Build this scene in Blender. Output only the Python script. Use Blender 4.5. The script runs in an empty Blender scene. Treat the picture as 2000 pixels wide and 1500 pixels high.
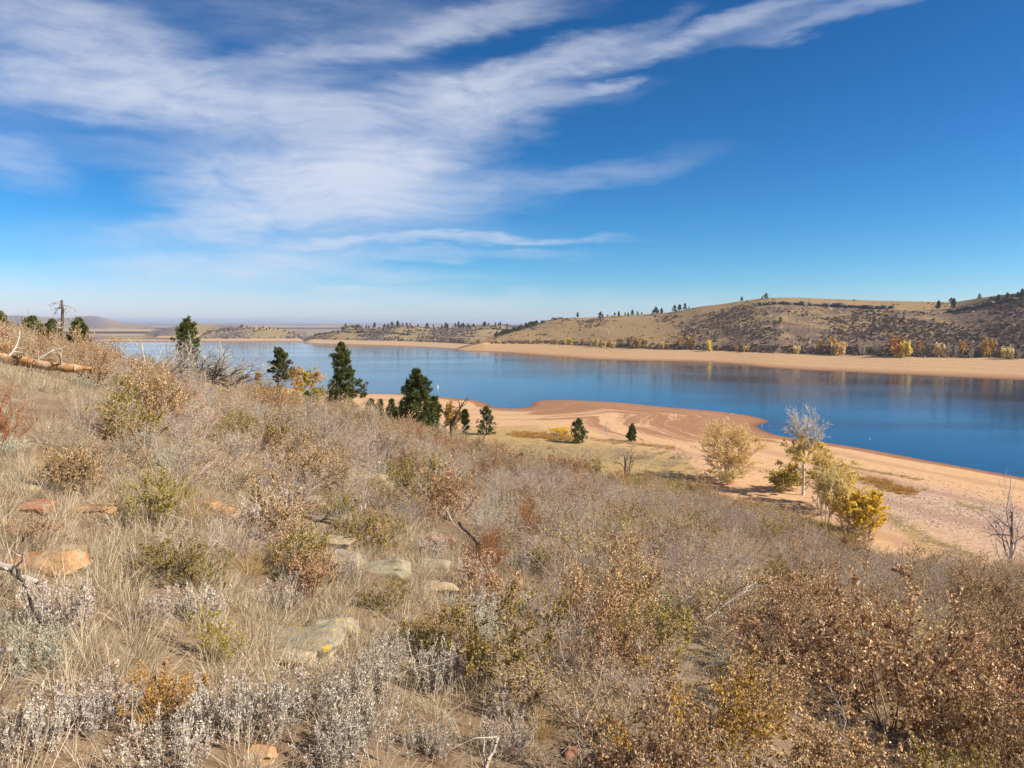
import bpy, math, random
import numpy as np
from mathutils import Vector

# ------------------------------------------------------------------ camera, sky, sun, exposure
sc = bpy.context.scene
COL = sc.collection
RAD = math.radians
CAMZ = 26.0                       # metres above the lake
PITCH = RAD(4.55)
HFOV = RAD(68.0)
F = 1000.0 / math.tan(HFOV / 2)   # focal length in photograph pixels
cam = bpy.data.cameras.new('camera')
cam.angle = HFOV
cam.clip_start = 0.05
cam.clip_end = 90000.0
camo = bpy.data.objects.new('camera', cam)
camo.location = (0, 0, CAMZ)
camo.rotation_euler = (RAD(90) - PITCH, 0, 0)
COL.objects.link(camo)
sc.camera = camo
sc.view_settings.view_transform = 'Standard'
sc.view_settings.look = 'None'
sc.view_settings.gamma = 1.0
sc.view_settings.exposure = 0.85
sc.view_settings.use_curve_mapping = False
sc.render.engine = 'CYCLES'
sc.cycles.use_denoising = True
sc.cycles.max_bounces = 5
sc.cycles.diffuse_bounces = 2
sc.cycles.glossy_bounces = 2
sc.cycles.transparent_max_bounces = 4
sc.cycles.volume_bounces = 0

SUN_AZ, SUN_EL = RAD(103), RAD(35)
sd = Vector((math.sin(SUN_AZ) * math.cos(SUN_EL), math.cos(SUN_AZ) * math.cos(SUN_EL), math.sin(SUN_EL)))
sun = bpy.data.lights.new('sun', 'SUN')
sun.energy = 5.0
sun.angle = RAD(0.53)
sun.color = (1.0, 0.92, 0.79)
suno = bpy.data.objects.new('sun', sun)
suno.rotation_euler = (-sd).to_track_quat('-Z', 'Y').to_euler()
suno.location = (60, -15, 90)
COL.objects.link(suno)


def px_dir(px, py):
    r, u = (px - 1000.0) / F, (750.0 - py) / F
    return np.array([r, math.cos(PITCH) + math.sin(PITCH) * u, -math.sin(PITCH) + math.cos(PITCH) * u])


def node(nt, typ, **kw):
    n = nt.nodes.new(typ)
    for k, v in kw.items():
        setattr(n, k, v)
    return n


def setin(nt, n, i, v):
    if hasattr(v, 'is_output') or isinstance(v, bpy.types.NodeSocket):
        nt.links.new(v, n.inputs[i])
    else:
        n.inputs[i].default_value = v


def math_n(nt, op, a, b=None, c=None, clamp=False):
    n = node(nt, 'ShaderNodeMath', operation=op, use_clamp=clamp)
    setin(nt, n, 0, a)
    if b is not None:
        setin(nt, n, 1, b)
    if c is not None:
        setin(nt, n, 2, c)
    return n.outputs[0]


def mix_c(nt, f, a, b):
    n = node(nt, 'ShaderNodeMix', data_type='RGBA')
    setin(nt, n, 0, f)
    setin(nt, n, 6, a if not isinstance(a, tuple) else (*a[:3], 1))
    setin(nt, n, 7, b if not isinstance(b, tuple) else (*b[:3], 1))
    return n.outputs[2]


def noise_n(nt, vec, scale, detail=4.0, rough=0.55, dist=0.0):
    n = node(nt, 'ShaderNodeTexNoise')
    n.inputs['Scale'].default_value = scale
    n.inputs['Detail'].default_value = detail
    n.inputs['Roughness'].default_value = rough
    n.inputs['Distortion'].default_value = dist
    if vec is not None:
        nt.links.new(vec, n.inputs['Vector'])
    return n


def mapr(nt, v, a, b, c=0.0, d=1.0, smooth=True):
    n = node(nt, 'ShaderNodeMapRange')
    n.interpolation_type = 'SMOOTHSTEP' if smooth else 'LINEAR'
    setin(nt, n, 0, v)
    for i, x in enumerate((a, b, c, d)):
        n.inputs[i + 1].default_value = x
    return n.outputs[0]


def build_world():
    w = bpy.data.worlds.new('World')
    sc.world = w
    w.use_nodes = True
    nt = w.node_tree
    bg = nt.nodes['Background']
    sky = node(nt, 'ShaderNodeTexSky', sky_type='NISHITA', sun_disc=False)
    sky.sun_elevation, sky.sun_rotation = SUN_EL, SUN_AZ
    sky.altitude = 1700.0
    sky.air_density, sky.dust_density, sky.ozone_density = 1.0, 0.15, 4.5
    # a clear high-altitude autumn sky: deeper blue overhead than the model's default
    sep = node(nt, 'ShaderNodeSeparateXYZ')
    nt.links.new(sky.outputs[0], sep.inputs[0])
    hs = node(nt, 'ShaderNodeCombineXYZ')
    for k, (p_, g_) in enumerate(((2.48, 1.45), (1.45, 1.043), (1.35, 1.152))):
        v = math_n(nt, 'POWER', math_n(nt, 'MULTIPLY', sep.outputs[k], .12), p_)
        nt.links.new(math_n(nt, 'MULTIPLY', v, g_ / .1289), hs.inputs[k])
    # cirrus, laid out over compass direction and elevation (radians)
    tc = node(nt, 'ShaderNodeTexCoord')
    sp = node(nt, 'ShaderNodeSeparateXYZ')
    nt.links.new(tc.outputs['Generated'], sp.inputs[0])
    az = math_n(nt, 'ARCTAN2', sp.outputs[0], sp.outputs[1])
    el = math_n(nt, 'ARCSINE', sp.outputs[2])
    cb = node(nt, 'ShaderNodeCombineXYZ')
    nt.links.new(az, cb.inputs[0])
    nt.links.new(el, cb.inputs[1])
    ae = cb.outputs[0]
    # wind-drawn streak noise: stretched along a slightly rising line
    mp = node(nt, 'ShaderNodeMapping')
    mp.inputs['Rotation'].default_value = (0, 0, -0.10)
    mp.inputs['Scale'].default_value = (1.0, 4.2, 1.0)
    nt.links.new(ae, mp.inputs[0])
    warp = noise_n(nt, ae, 3.0, 3.0)
    wv = node(nt, 'ShaderNodeVectorMath', operation='MULTIPLY_ADD')
    nt.links.new(warp.outputs['Color'], wv.inputs[0])
    wv.inputs[1].default_value = (0.35, 0.35, 0.0)
    nt.links.new(mp.outputs[0], wv.inputs[2])
    n1 = noise_n(nt, wv.outputs[0], 3.2, 7.0, 0.6)
    n2 = noise_n(nt, wv.outputs[0], 12.0, 6.0, 0.62)
    n3 = noise_n(nt, wv.outputs[0], 34.0, 4.0, 0.6)
    st = math_n(nt, 'MULTIPLY_ADD', n2.outputs[0], 0.5, math_n(nt, 'MULTIPLY_ADD', n3.outputs[0], .10, math_n(nt, 'MULTIPLY', n1.outputs[0], 0.55)))
    # warped position for the cloud masses so that their rims fray
    wr = noise_n(nt, mp.outputs[0], 5.0, 5.0, 0.6)
    wq = node(nt, 'ShaderNodeVectorMath', operation='MULTIPLY_ADD')
    nt.links.new(wr.outputs['Color'], wq.inputs[0])
    wq.inputs[1].default_value = (0.16, 0.07, 0.0)
    nt.links.new(ae, wq.inputs[2])
    wo = node(nt, 'ShaderNodeVectorMath', operation='SUBTRACT')
    nt.links.new(wq.outputs[0], wo.inputs[0])
    wo.inputs[1].default_value = (0.08, 0.035, 0.0)
    pos = wo.outputs[0]

    def blob(px, py, rx, ry, rot, amp, p=pos):
        d = px_dir(px, py)
        a0, e0 = math.atan2(d[0], d[1]), math.asin(d[2] / np.linalg.norm(d))
        m = node(nt, 'ShaderNodeMapping', vector_type='TEXTURE')
        m.inputs['Location'].default_value = (a0, e0, 0)
        m.inputs['Rotation'].default_value = (0, 0, RAD(rot))
        m.inputs['Scale'].default_value = (rx / F, ry / F, 1)
        nt.links.new(p, m.inputs[0])
        ln = node(nt, 'ShaderNodeVectorMath', operation='LENGTH')
        nt.links.new(m.outputs[0], ln.inputs[0])
        return mapr(nt, ln.outputs['Value'], 0.0, 1.0, amp, 0.0)
    blobs = [(170, 90, 300, 110, -14, 1.1), (60, 180, 260, 55, 3, .85), (330, 175, 480, 65, 0, .85), (640, 205, 520, 80, 4, 1.0), (870, 215, 330, 75, 8, .8), (620, 350, 330, 85, 5, 2.3), (780, 310, 260, 60, 8, 1.2),
             (480, 425, 280, 50, 8, 1.2), (820, 385, 330, 70, 5, .9), (620, 280, 420, 60, 4, .6), (1060, 130, 330, 38, 17, 1.1), (1360, 68, 420, 28, 11, .95), (1640, 18, 330, 22, 9, .5), (1180, 172, 70, 22, 10, 1.1), (1030, 220, 260, 50, 10, .6),
             (850, 470, 480, 16, 1, 1.1), (440, 525, 340, 50, 3, 1.3), (900, 497, 330, 14, 1, .6), (700, 545, 420, 30, 1, .55), (640, 572, 220, 10, 1, .7), (1160, 345, 330, 34, 9, .34), (260, 300, 420, 50, -3, .3), (560, 30, 480, 80, 6, .3), (830, 70, 420, 50, 12, .55),
             (700, 105, 420, 26, 10, .45), (10, 310, 130, 50, -8, .6), (150, 585, 700, 60, 0, .8), (820, 592, 800, 34, 0, .7), (560, 460, 560, 70, 2, .65), (960, 30, 300, 50, 20, .35), (400, 600, 700, 30, 0, .5)]
    tot = None
    for b in blobs:
        v = blob(*b)
        tot = v if tot is None else math_n(nt, 'ADD', tot, v)
    # the same thin cirrus carries on round the rest of the sky
    cov = noise_n(nt, ae, 1.1, 3.0)
    out_w = mapr(nt, math_n(nt, 'ABSOLUTE', az), 0.75, 1.3)
    out_e = mapr(nt, el, 0.42, 0.6)
    ou = math_n(nt, 'MAXIMUM', out_w, out_e)
    gen = math_n(nt, 'MULTIPLY', mapr(nt, cov.outputs[0], 0.42, 0.62, 0.0, 0.9), ou)
    tot = math_n(nt, 'ADD', tot, gen)
    dens = math_n(nt, 'MULTIPLY', tot, mapr(nt, st, 0.38, 0.78, 0.26, 1.05))
    dens = math_n(nt, 'SUBTRACT', 1.0, math_n(nt, 'POWER', 2.718, math_n(nt, 'MULTIPLY', dens, -1.12)), clamp=True)
    dens = math_n(nt, 'MULTIPLY', dens, 0.93)
    dens = math_n(nt, 'MULTIPLY', dens, mapr(nt, el, -0.01, 0.03))
    col = mix_c(nt, dens, hs.outputs[0], (5.9, 6.25, 7.1))
    nt.links.new(col, bg.inputs[0])
    bg.inputs[1].default_value = 0.0715
    w.cycles.sampling_method = 'MANUAL'
    w.cycles.sample_map_resolution = 256


build_world()

# ------------------------------------------------------------------ numeric helpers
rs = np.random.RandomState


def at_y(px, py, Y):
    d = px_dir(px, py)
    return np.array([0, 0, CAMZ]) + d * (Y / d[1])


def at_z(px, py, z):
    d = px_dir(px, py)
    return np.array([0, 0, CAMZ]) + d * ((z - CAMZ) / d[2])


_perm = rs(5).randint(0, 1 << 30, 4096)


def _hash(ix, iy, seed):
    h = (ix.astype(np.int64) * 374761393 + iy.astype(np.int64) * 668265263 + seed * 974711) & 0x7fffffff
    h = (h ^ (h >> 13)) * 1274126177 & 0x7fffffff
    return ((h ^ (h >> 16)) & 0xffff) / 65535.0


def vnoise(x, y, seed=0):
    x, y = np.asarray(x, float), np.asarray(y, float)
    ix, iy = np.floor(x), np.floor(y)
    fx, fy = x - ix, y - iy
    ux, uy = fx * fx * (3 - 2 * fx), fy * fy * (3 - 2 * fy)
    a, b = _hash(ix, iy, seed), _hash(ix + 1, iy, seed)
    c, d = _hash(ix, iy + 1, seed), _hash(ix + 1, iy + 1, seed)
    return (a * (1 - ux) + b * ux) * (1 - uy) + (c * (1 - ux) + d * ux) * uy


def fbm(x, y, seed=0, octv=4):
    t, a, s = 0.0, 0.5, 0.0
    for o in range(octv):
        t = t + a * vnoise(x * 2 ** o, y * 2 ** o, seed + o * 17)
        s += a
        a *= 0.5
    return t / s - 0.5        # about -0.5..0.5


def nrm(v):
    return v / np.maximum(np.linalg.norm(v, axis=-1, keepdims=True), 1e-9)


def mk_mesh(name, V, faces, mats=(), fmat=None, smooth=False):
    """faces: list of integer arrays (n,k); fmat: a material index for each array"""
    me = bpy.data.meshes.new(name)
    V = np.asarray(V, np.float32)
    me.vertices.add(len(V))
    me.vertices.foreach_set('co', V.ravel())
    faces = [np.asarray(f, np.int32) for f in faces if len(f)]
    nl = sum(f.size for f in faces)
    npo = sum(len(f) for f in faces)
    me.loops.add(nl)
    me.polygons.add(npo)
    me.loops.foreach_set('vertex_index', np.concatenate([f.ravel() for f in faces]))
    tot = np.concatenate([np.full(len(f), f.shape[1], np.int32) for f in faces])
    start = np.concatenate([[0], np.cumsum(tot)[:-1]]).astype(np.int32)
    me.polygons.foreach_set('loop_start', start)
    for m in mats:
        me.materials.append(m)
    if fmat is not None:
        me.polygons.foreach_set('material_index', np.concatenate([np.full(len(f), k, np.int32) for f, k in zip(faces, fmat)]))
    if smooth:
        me.polygons.foreach_set('use_smooth', np.ones(npo, bool))
    me.update(calc_edges=True)
    return me


def new_obj(name, data, parent=None, link=True):
    o = bpy.data.objects.new(name, data)
    if link:
        COL.objects.link(o)
    if parent is not None:
        o.parent = parent
    return o


LABELS = {}


def tag(o, label=None, cat=None, group=None, kind=None):
    for k, v in (('label', label), ('category', cat), ('group', group), ('kind', kind)):
        if v:
            o[k] = v
    return o


def attr(me, name, arr):
    a = me.attributes.new(name, 'FLOAT', 'POINT')
    a.data.foreach_set('value', np.asarray(arr, np.float32))


# ------------------------------------------------------------------ terrain: near hillside, flat and beach
# columns are given as the slope t = x / y seen from the path where the camera stands
_T = (np.array([-600, -400, 0, 180, 300, 430, 530, 700, 850, 1000, 1150, 1300, 1400, 1500, 1650, 1850, 2000, 2400, 2700]) - 1000) / F
_DEP = np.array([-.040, -.032, -.003, .026, .045, .058, .092, .113, .147, .174, .192, .202, .213, .225, .262, .278, .262, .25, .24])
_RC = np.array([26., 26, 26, 26, 27, 28, 30, 32, 34, 34, 32, 30, 30, 28, 26, 24, 24, 24, 24])
_B = .85 / _RC ** 2
_A = _DEP - 2 * .85 / _RC
SHORE_PX = [(-900, 715), (-400, 740), (0, 752), (300, 757), (440, 752), (500, 754), (570, 757), (610, 763), (720, 768), (800, 770), (870, 776), (935, 783), (955, 789),
            (962, 796), (1000, 798), (1030, 796), (1042, 789), (1038, 785), (1060, 782), (1100, 781), (1200, 785), (1300, 795), (1400, 803), (1460, 811), (1492, 818), (1504, 823),
            (1492, 827), (1478, 830), (1484, 838), (1520, 851), (1600, 862), (1700, 878), (1800, 897), (1900, 915), (2000, 933), (2300, 990), (2800, 1060)]
SHORE = np.array([at_z(a, b, 0.0)[:2] for a, b in SHORE_PX])
SHORE_POLY = np.vstack([SHORE, [[900, 60], [2500, -3000], [-3500, -3000], [-2500, 300]]])


def shore_d(x, y):
    """metres from the water's edge, positive on the near land"""
    x, y = np.asarray(x, float).ravel(), np.asarray(y, float).ravel()
    best = np.full(len(x), 1e9)
    for i in range(len(SHORE) - 1):
        a, b = SHORE[i], SHORE[i + 1]
        ab = b - a
        t = np.clip(((x - a[0]) * ab[0] + (y - a[1]) * ab[1]) / (ab @ ab), 0, 1)
        best = np.minimum(best, np.hypot(x - a[0] - t * ab[0], y - a[1] - t * ab[1]))
    ins = np.zeros(len(x), bool)
    P = SHORE_POLY
    j = len(P) - 1
    for i in range(len(P)):
        c = (P[i, 1] > y) != (P[j, 1] > y)
        with np.errstate(divide='ignore', invalid='ignore'):
            xi = (P[j, 0] - P[i, 0]) * (y - P[i, 1]) / (P[j, 1] - P[i, 1]) + P[i, 0]
        ins ^= c & (x < xi)
        j = i
    return np.where(ins, best, -best)


def smooth_table(t, v, sig, n=1600):
    """the table resampled finely and blurred so that slopes have no creases"""
    g = np.linspace(t[0], t[-1], n)
    f = np.interp(g, t, v)
    w = max(1, int(3 * sig / (g[1] - g[0])))
    k = np.exp(-.5 * (np.arange(-w, w + 1) * (g[1] - g[0]) / sig) ** 2)
    k /= k.sum()
    return g, np.convolve(np.pad(f, w, 'edge'), k, 'valid')


_TG, _AG = smooth_table(_T, _A, 70 / F)
_, _BG = smooth_table(_T, _B, 110 / F)


def hill_z(x, y):
    x, y = np.asarray(x, float), np.asarray(y, float)
    r = np.hypot(x, y)
    ph = np.arctan2(x, y)
    t = np.tan(np.clip(ph, -RAD(48), RAD(48)))
    a, b = np.interp(t, _TG, _AG), np.interp(t, _TG, _BG)
    k = np.clip((np.abs(ph) - RAD(48)) / RAD(100), 0, 1)
    k = k * k * (3 - 2 * k)
    a = a * (1 - k) + (-.10) * k
    b = b * (1 - k) + .0010 * k
    z = CAMZ - 1.65 - a * r - b * r * r
    am = np.clip((r - 1.5) / 8, 0, 1)
    z = z + am * (.34 * fbm(x * .35 + 7, y * .35, 3, 4) + .9 * fbm(x * .09, y * .09 + 3, 9, 3) * np.clip((r - 8) / 20, 0, 1))
    return z


def flat_z(d, x, y):
    z = np.where(d > 0, 5.2 * (1 - np.exp(-np.maximum(d, 0) * .0105)), np.maximum(d * .07, -3.2))
    return z + .10 * fbm(x * .06, y * .06, 21, 3) * np.clip(d / 6, 0, 1)


def near_z(x, y):
    x, y = np.asarray(x, float), np.asarray(y, float)
    sh = x.shape
    xf, yf = x.ravel(), y.ravel()
    h = hill_z(xf, yf)
    f = flat_z(shore_d(xf, yf), xf, yf)
    k = 1.6
    e = np.clip(.5 + .5 * (h - f) / k, 0, 1)
    z = f * (1 - e) + h * e + k * e * (1 - e)
    return z.reshape(sh)


def nz(x, y):
    return float(near_z(np.array([x]), np.array([y]))[0])


def hit(px, py, rmax=320.0):
    """where the sight line through a pixel meets the near ground"""
    d = px_dir(px, py)
    d = d / np.hypot(d[0], d[1])
    r = np.exp(np.linspace(math.log(1.2), math.log(rmax), 900))
    z = near_z(d[0] * r, d[1] * r)
    under = np.nonzero(CAMZ + d[2] * r < z)[0]
    i = under[0] if len(under) else len(r) - 1
    return np.array([d[0] * r[i], d[1] * r[i], z[i]])


def gpt(px, Y):
    x = (px - 1000) / F * Y
    return np.array([x, Y, nz(x, Y)])


# ------------------------------------------------------------------ materials
def mat(name, rough=.85, spec=.25):
    m = bpy.data.materials.new(name)
    m.use_nodes = True
    nt = m.node_tree
    b = nt.nodes['Principled BSDF']
    b.inputs['Roughness'].default_value = rough
    b.inputs['Specular IOR Level'].default_value = spec
    return m, nt, b


def ramp(nt, fac, stops):
    n = node(nt, 'ShaderNodeValToRGB')
    e = n.color_ramp.elements
    while len(e) < len(stops):
        e.new(.5)
    for k, (p, c) in zip(e, stops):
        k.position = p
        k.color = (*c, 1)
    nt.links.new(fac, n.inputs[0])
    return n.outputs[0]


def island_mat(name, cols, rough=.75, transl=.0, obj_var=.18, spec=.2):
    """leaves, blades and twigs: each piece picks its own tone, each plant shifts a little"""
    m, nt, b = mat(name, rough, spec)
    g = node(nt, 'ShaderNodeNewGeometry')
    n = len(cols)
    c = ramp(nt, g.outputs['Random Per Island'], [(i / max(n - 1, 1), k) for i, k in enumerate(cols)])
    oi = node(nt, 'ShaderNodeObjectInfo')
    hs = node(nt, 'ShaderNodeHueSaturation')
    nt.links.new(mapr(nt, oi.outputs['Random'], 0, 1, 1 - obj_var, 1 + obj_var, False), hs.inputs['Value'])
    nt.links.new(mapr(nt, math_n(nt, 'FRACT', math_n(nt, 'MULTIPLY', oi.outputs['Random'], 7.31)), 0, 1, .49, .51, False), hs.inputs['Hue'])
    nt.links.new(c, hs.inputs['Color'])
    nt.links.new(hs.outputs[0], b.inputs['Base Color'])
    if transl > 0:
        out = nt.nodes['Material Output']
        tb = node(nt, 'ShaderNodeBsdfTranslucent')
        nt.links.new(hs.outputs[0], tb.inputs[0])
        ms = node(nt, 'ShaderNodeMixShader')
        ms.inputs[0].default_value = transl
        nt.links.new(b.outputs[0], ms.inputs[1])
        nt.links.new(tb.outputs[0], ms.inputs[2])
        nt.links.new(ms.outputs[0], out.inputs[0])
    return m


def ground_material():
    m, nt, b = mat('hillside_soil_and_sand', .95, .12)
    geo = node(nt, 'ShaderNodeNewGeometry')
    P = geo.outputs['Position']

    def A(n):
        return node(nt, 'ShaderNodeAttribute', attribute_name=n).outputs['Fac']
    nb, ns, nf = noise_n(nt, P, .55, 5), noise_n(nt, P, 4.0, 6, .65), noise_n(nt, P, 26.0, 5, .7)
    soil = ramp(nt, nb.outputs[0], [(.30, (.14, .08, .045)), (.5, (.21, .135, .08)), (.68, (.27, .195, .12))])
    soil = mix_c(nt, mapr(nt, ns.outputs[0], .35, .7, 0, .5), soil, (.30, .235, .16))
    soil = mix_c(nt, mapr(nt, nf.outputs[0], .5, .75, 0, .6), soil, (.13, .085, .055))
    # sand: dry, then wet towards the water, with the swirls of old puddles
    spx = node(nt, 'ShaderNodeSeparateXYZ')
    nt.links.new(P, spx.inputs[0])
    wn = noise_n(nt, P, .035, 3, .5)
    cbv = node(nt, 'ShaderNodeCombineXYZ')
    nt.links.new(math_n(nt, 'ADD', math_n(nt, 'MULTIPLY', A('shore'), .16), math_n(nt, 'MULTIPLY', wn.outputs[0], 3.2)), cbv.inputs[0])
    nt.links.new(math_n(nt, 'MULTIPLY', spx.outputs[0], .022), cbv.inputs[1])
    sw = noise_n(nt, cbv.outputs[0], 1.0, 5, .6, .4)
    sf = noise_n(nt, P, .9, 6, .7)
    sand = ramp(nt, sf.outputs[0], [(.3, (.43, .245, .125)), (.55, (.53, .325, .175)), (.75, (.59, .40, .25))])
    wetn = math_n(nt, 'ADD', A('wet'), math_n(nt, 'MULTIPLY', math_n(nt, 'SUBTRACT', sw.outputs[0], .5), 2.6))
    wetf = math_n(nt, 'MULTIPLY', mapr(nt, wetn, .42, .58), mapr(nt, A('wet'), .02, .2))
    sand = mix_c(nt, math_n(nt, 'MULTIPLY', wetf, .78), sand, ramp(nt, sf.outputs[0], [(.3, (.19, .078, .036)), (.7, (.27, .122, .06))]))
    edge = A('edge')
    sand = mix_c(nt, edge, sand, (.20, .075, .035))
    # gravel bars with curved lines left by the falling water
    wv = node(nt, 'ShaderNodeTexNoise')
    ln = math_n(nt, 'MULTIPLY', A('shore'), .42)
    lnn = math_n(nt, 'ADD', ln, math_n(nt, 'MULTIPLY', noise_n(nt, P, .05, 3).outputs[0], 5.0))
    band = math_n(nt, 'SINE', lnn)
    vor = node(nt, 'ShaderNodeTexVoronoi')
    vor.inputs['Scale'].default_value = 3.0
    nt.links.new(P, vor.inputs['Vector'])
    vv = node(nt, 'ShaderNodeSeparateColor')
    nt.links.new(vor.outputs['Color'], vv.inputs[0])
    gra = ramp(nt, vv.outputs[0], [(0, (.26, .16, .11)), (.5, (.41, .27, .185)), (1, (.50, .36, .27))])
    gra = mix_c(nt, mapr(nt, band, .35, .9, 0, .5), gra, (.30, .20, .15))
    sand = mix_c(nt, A('gravel'), sand, gra)
    sand = mix_c(nt, math_n(nt, 'MULTIPLY', mapr(nt, math_n(nt, 'ADD', band, math_n(nt, 'MULTIPLY', math_n(nt, 'SUBTRACT', sf.outputs[0], .5), 1.2)), .55, 1.0, 0, .5), A('lines')), sand, (.34, .19, .11))
    mea = ramp(nt, noise_n(nt, P, .5, 6, .7).outputs[0], [(.3, (.27, .18, .07)), (.55, (.38, .26, .11)), (.75, (.43, .29, .15))])
    c = mix_c(nt, A('meadow'), sand, mea)
    c = mix_c(nt, A('hill'), c, soil)
    nt.links.new(c, b.inputs['Base Color'])
    bp = node(nt, 'ShaderNodeBump')
    bp.inputs['Strength'].default_value = .6
    bp.inputs['Distance'].default_value = .05
    nt.links.new(nf.outputs[0], bp.inputs['Height'])
    nt.links.new(bp.outputs[0], b.inputs['Normal'])
    nt.links.new(mapr(nt, edge, 0, 1, .95, .55), b.inputs['Roughness'])
    return m


def farhill_material(name, grass, scrub, sandc, rock):
    m, nt, b = mat(name, .95, .1)
    geo = node(nt, 'ShaderNodeNewGeometry')
    P = geo.outputs['Position']

    def A(n):
        return node(nt, 'ShaderNodeAttribute', attribute_name=n).outputs['Fac']
    mp = node(nt, 'ShaderNodeMapping')
    mp.inputs['Scale'].default_value = (1, .55, 1.6)
    nt.links.new(P, mp.inputs[0])
    big = noise_n(nt, mp.outputs[0], .011, 4, .6)
    mid = noise_n(nt, mp.outputs[0], .07, 5, .65)
    fin = noise_n(nt, P, .45, 5, .7)
    sf = math_n(nt, 'ADD', math_n(nt, 'MULTIPLY', A('scrub'), 1.0), math_n(nt, 'MULTIPLY', math_n(nt, 'SUBTRACT', mid.outputs[0], .5), 1.5))
    gr = mix_c(nt, mapr(nt, fin.outputs[0], .3, .7), tuple(k * .72 for k in grass), tuple(min(k * 1.2, 1) for k in grass))
    gr = mix_c(nt, mapr(nt, big.outputs[0], .4, .62, 0, .5), gr, (grass[0] * .9, grass[1] * .82, grass[2] * .62))
    scb = mix_c(nt, mapr(nt, fin.outputs[0], .38, .62), scrub, tuple(k * 1.9 for k in scrub))
    c = mix_c(nt, mapr(nt, sf, .40, .62), gr, scb)
    rk = noise_n(nt, P, .16, 6, .8)
    c = mix_c(nt, math_n(nt, 'MULTIPLY', mapr(nt, rk.outputs[0], .62, .68), A('scrub')), c, rock)
    lnn = math_n(nt, 'ADD', math_n(nt, 'MULTIPLY', A('zed'), 3.2), math_n(nt, 'MULTIPLY', noise_n(nt, P, .012, 3).outputs[0], 6))
    band = math_n(nt, 'SINE', math_n(nt, 'MULTIPLY', lnn, 2.4))
    sa = mix_c(nt, mapr(nt, fin.outputs[0], .3, .7), tuple(k * .85 for k in sandc), tuple(min(1, k * 1.1) for k in sandc))
    sa = mix_c(nt, mapr(nt, band, .3, 1, 0, .32), sa, (sandc[0] * .72, sandc[1] * .62, sandc[2] * .55))
    sa = mix_c(nt, A('wet'), sa, (.22, .095, .045))
    c = mix_c(nt, A('beach'), c, sa)
    nt.links.new(c, b.inputs['Base Color'])
    bp = node(nt, 'ShaderNodeBump')
    bp.inputs['Strength'].default_value = .8
    bp.inputs['Distance'].default_value = .8
    nt.links.new(math_n(nt, 'MULTIPLY', fin.outputs[0], math_n(nt, 'SUBTRACT', 1.0, A('beach'))), bp.inputs['Height'])
    nt.links.new(bp.outputs[0], b.inputs['Normal'])
    return m


def water_material():
    m, nt, b = mat('lake_water', .07, .5)
    b.inputs['Base Color'].default_value = (.006, .03, .065, 1)
    b.inputs['IOR'].default_value = 1.33
    geo = node(nt, 'ShaderNodeNewGeometry')
    P = geo.outputs['Position']
    mp = node(nt, 'ShaderNodeMapping')
    mp.inputs['Scale'].default_value = (.55, 1.0, 1)
    mp.inputs['Rotation'].default_value = (0, 0, .25)
    nt.links.new(P, mp.inputs[0])
    w1, w2 = noise_n(nt, mp.outputs[0], 1.1, 4, .6), noise_n(nt, mp.outputs[0], .22, 3, .5)
    mb = node(nt, 'ShaderNodeMapping')
    mb.inputs['Scale'].default_value = (.35, 1.6, 1)
    mb.inputs['Rotation'].default_value = (0, 0, -.12)
    nt.links.new(P, mb.inputs[0])
    calm = noise_n(nt, mb.outputs[0], .009, 4, .55, .6)       # wind lanes
    h = math_n(nt, 'ADD', w1.outputs[0], math_n(nt, 'MULTIPLY', w2.outputs[0], 1.5))
    bp = node(nt, 'ShaderNodeBump')
    bp.inputs['Distance'].default_value = .12
    nt.links.new(mapr(nt, calm.outputs[0], .35, .65, .12, .36), bp.inputs['Strength'])
    nt.links.new(h, bp.inputs['Height'])
    nt.links.new(bp.outputs[0], b.inputs['Normal'])
    nt.links.new(mapr(nt, calm.outputs[0], .35, .65, .04, .10), b.inputs['Roughness'])
    return m


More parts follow.
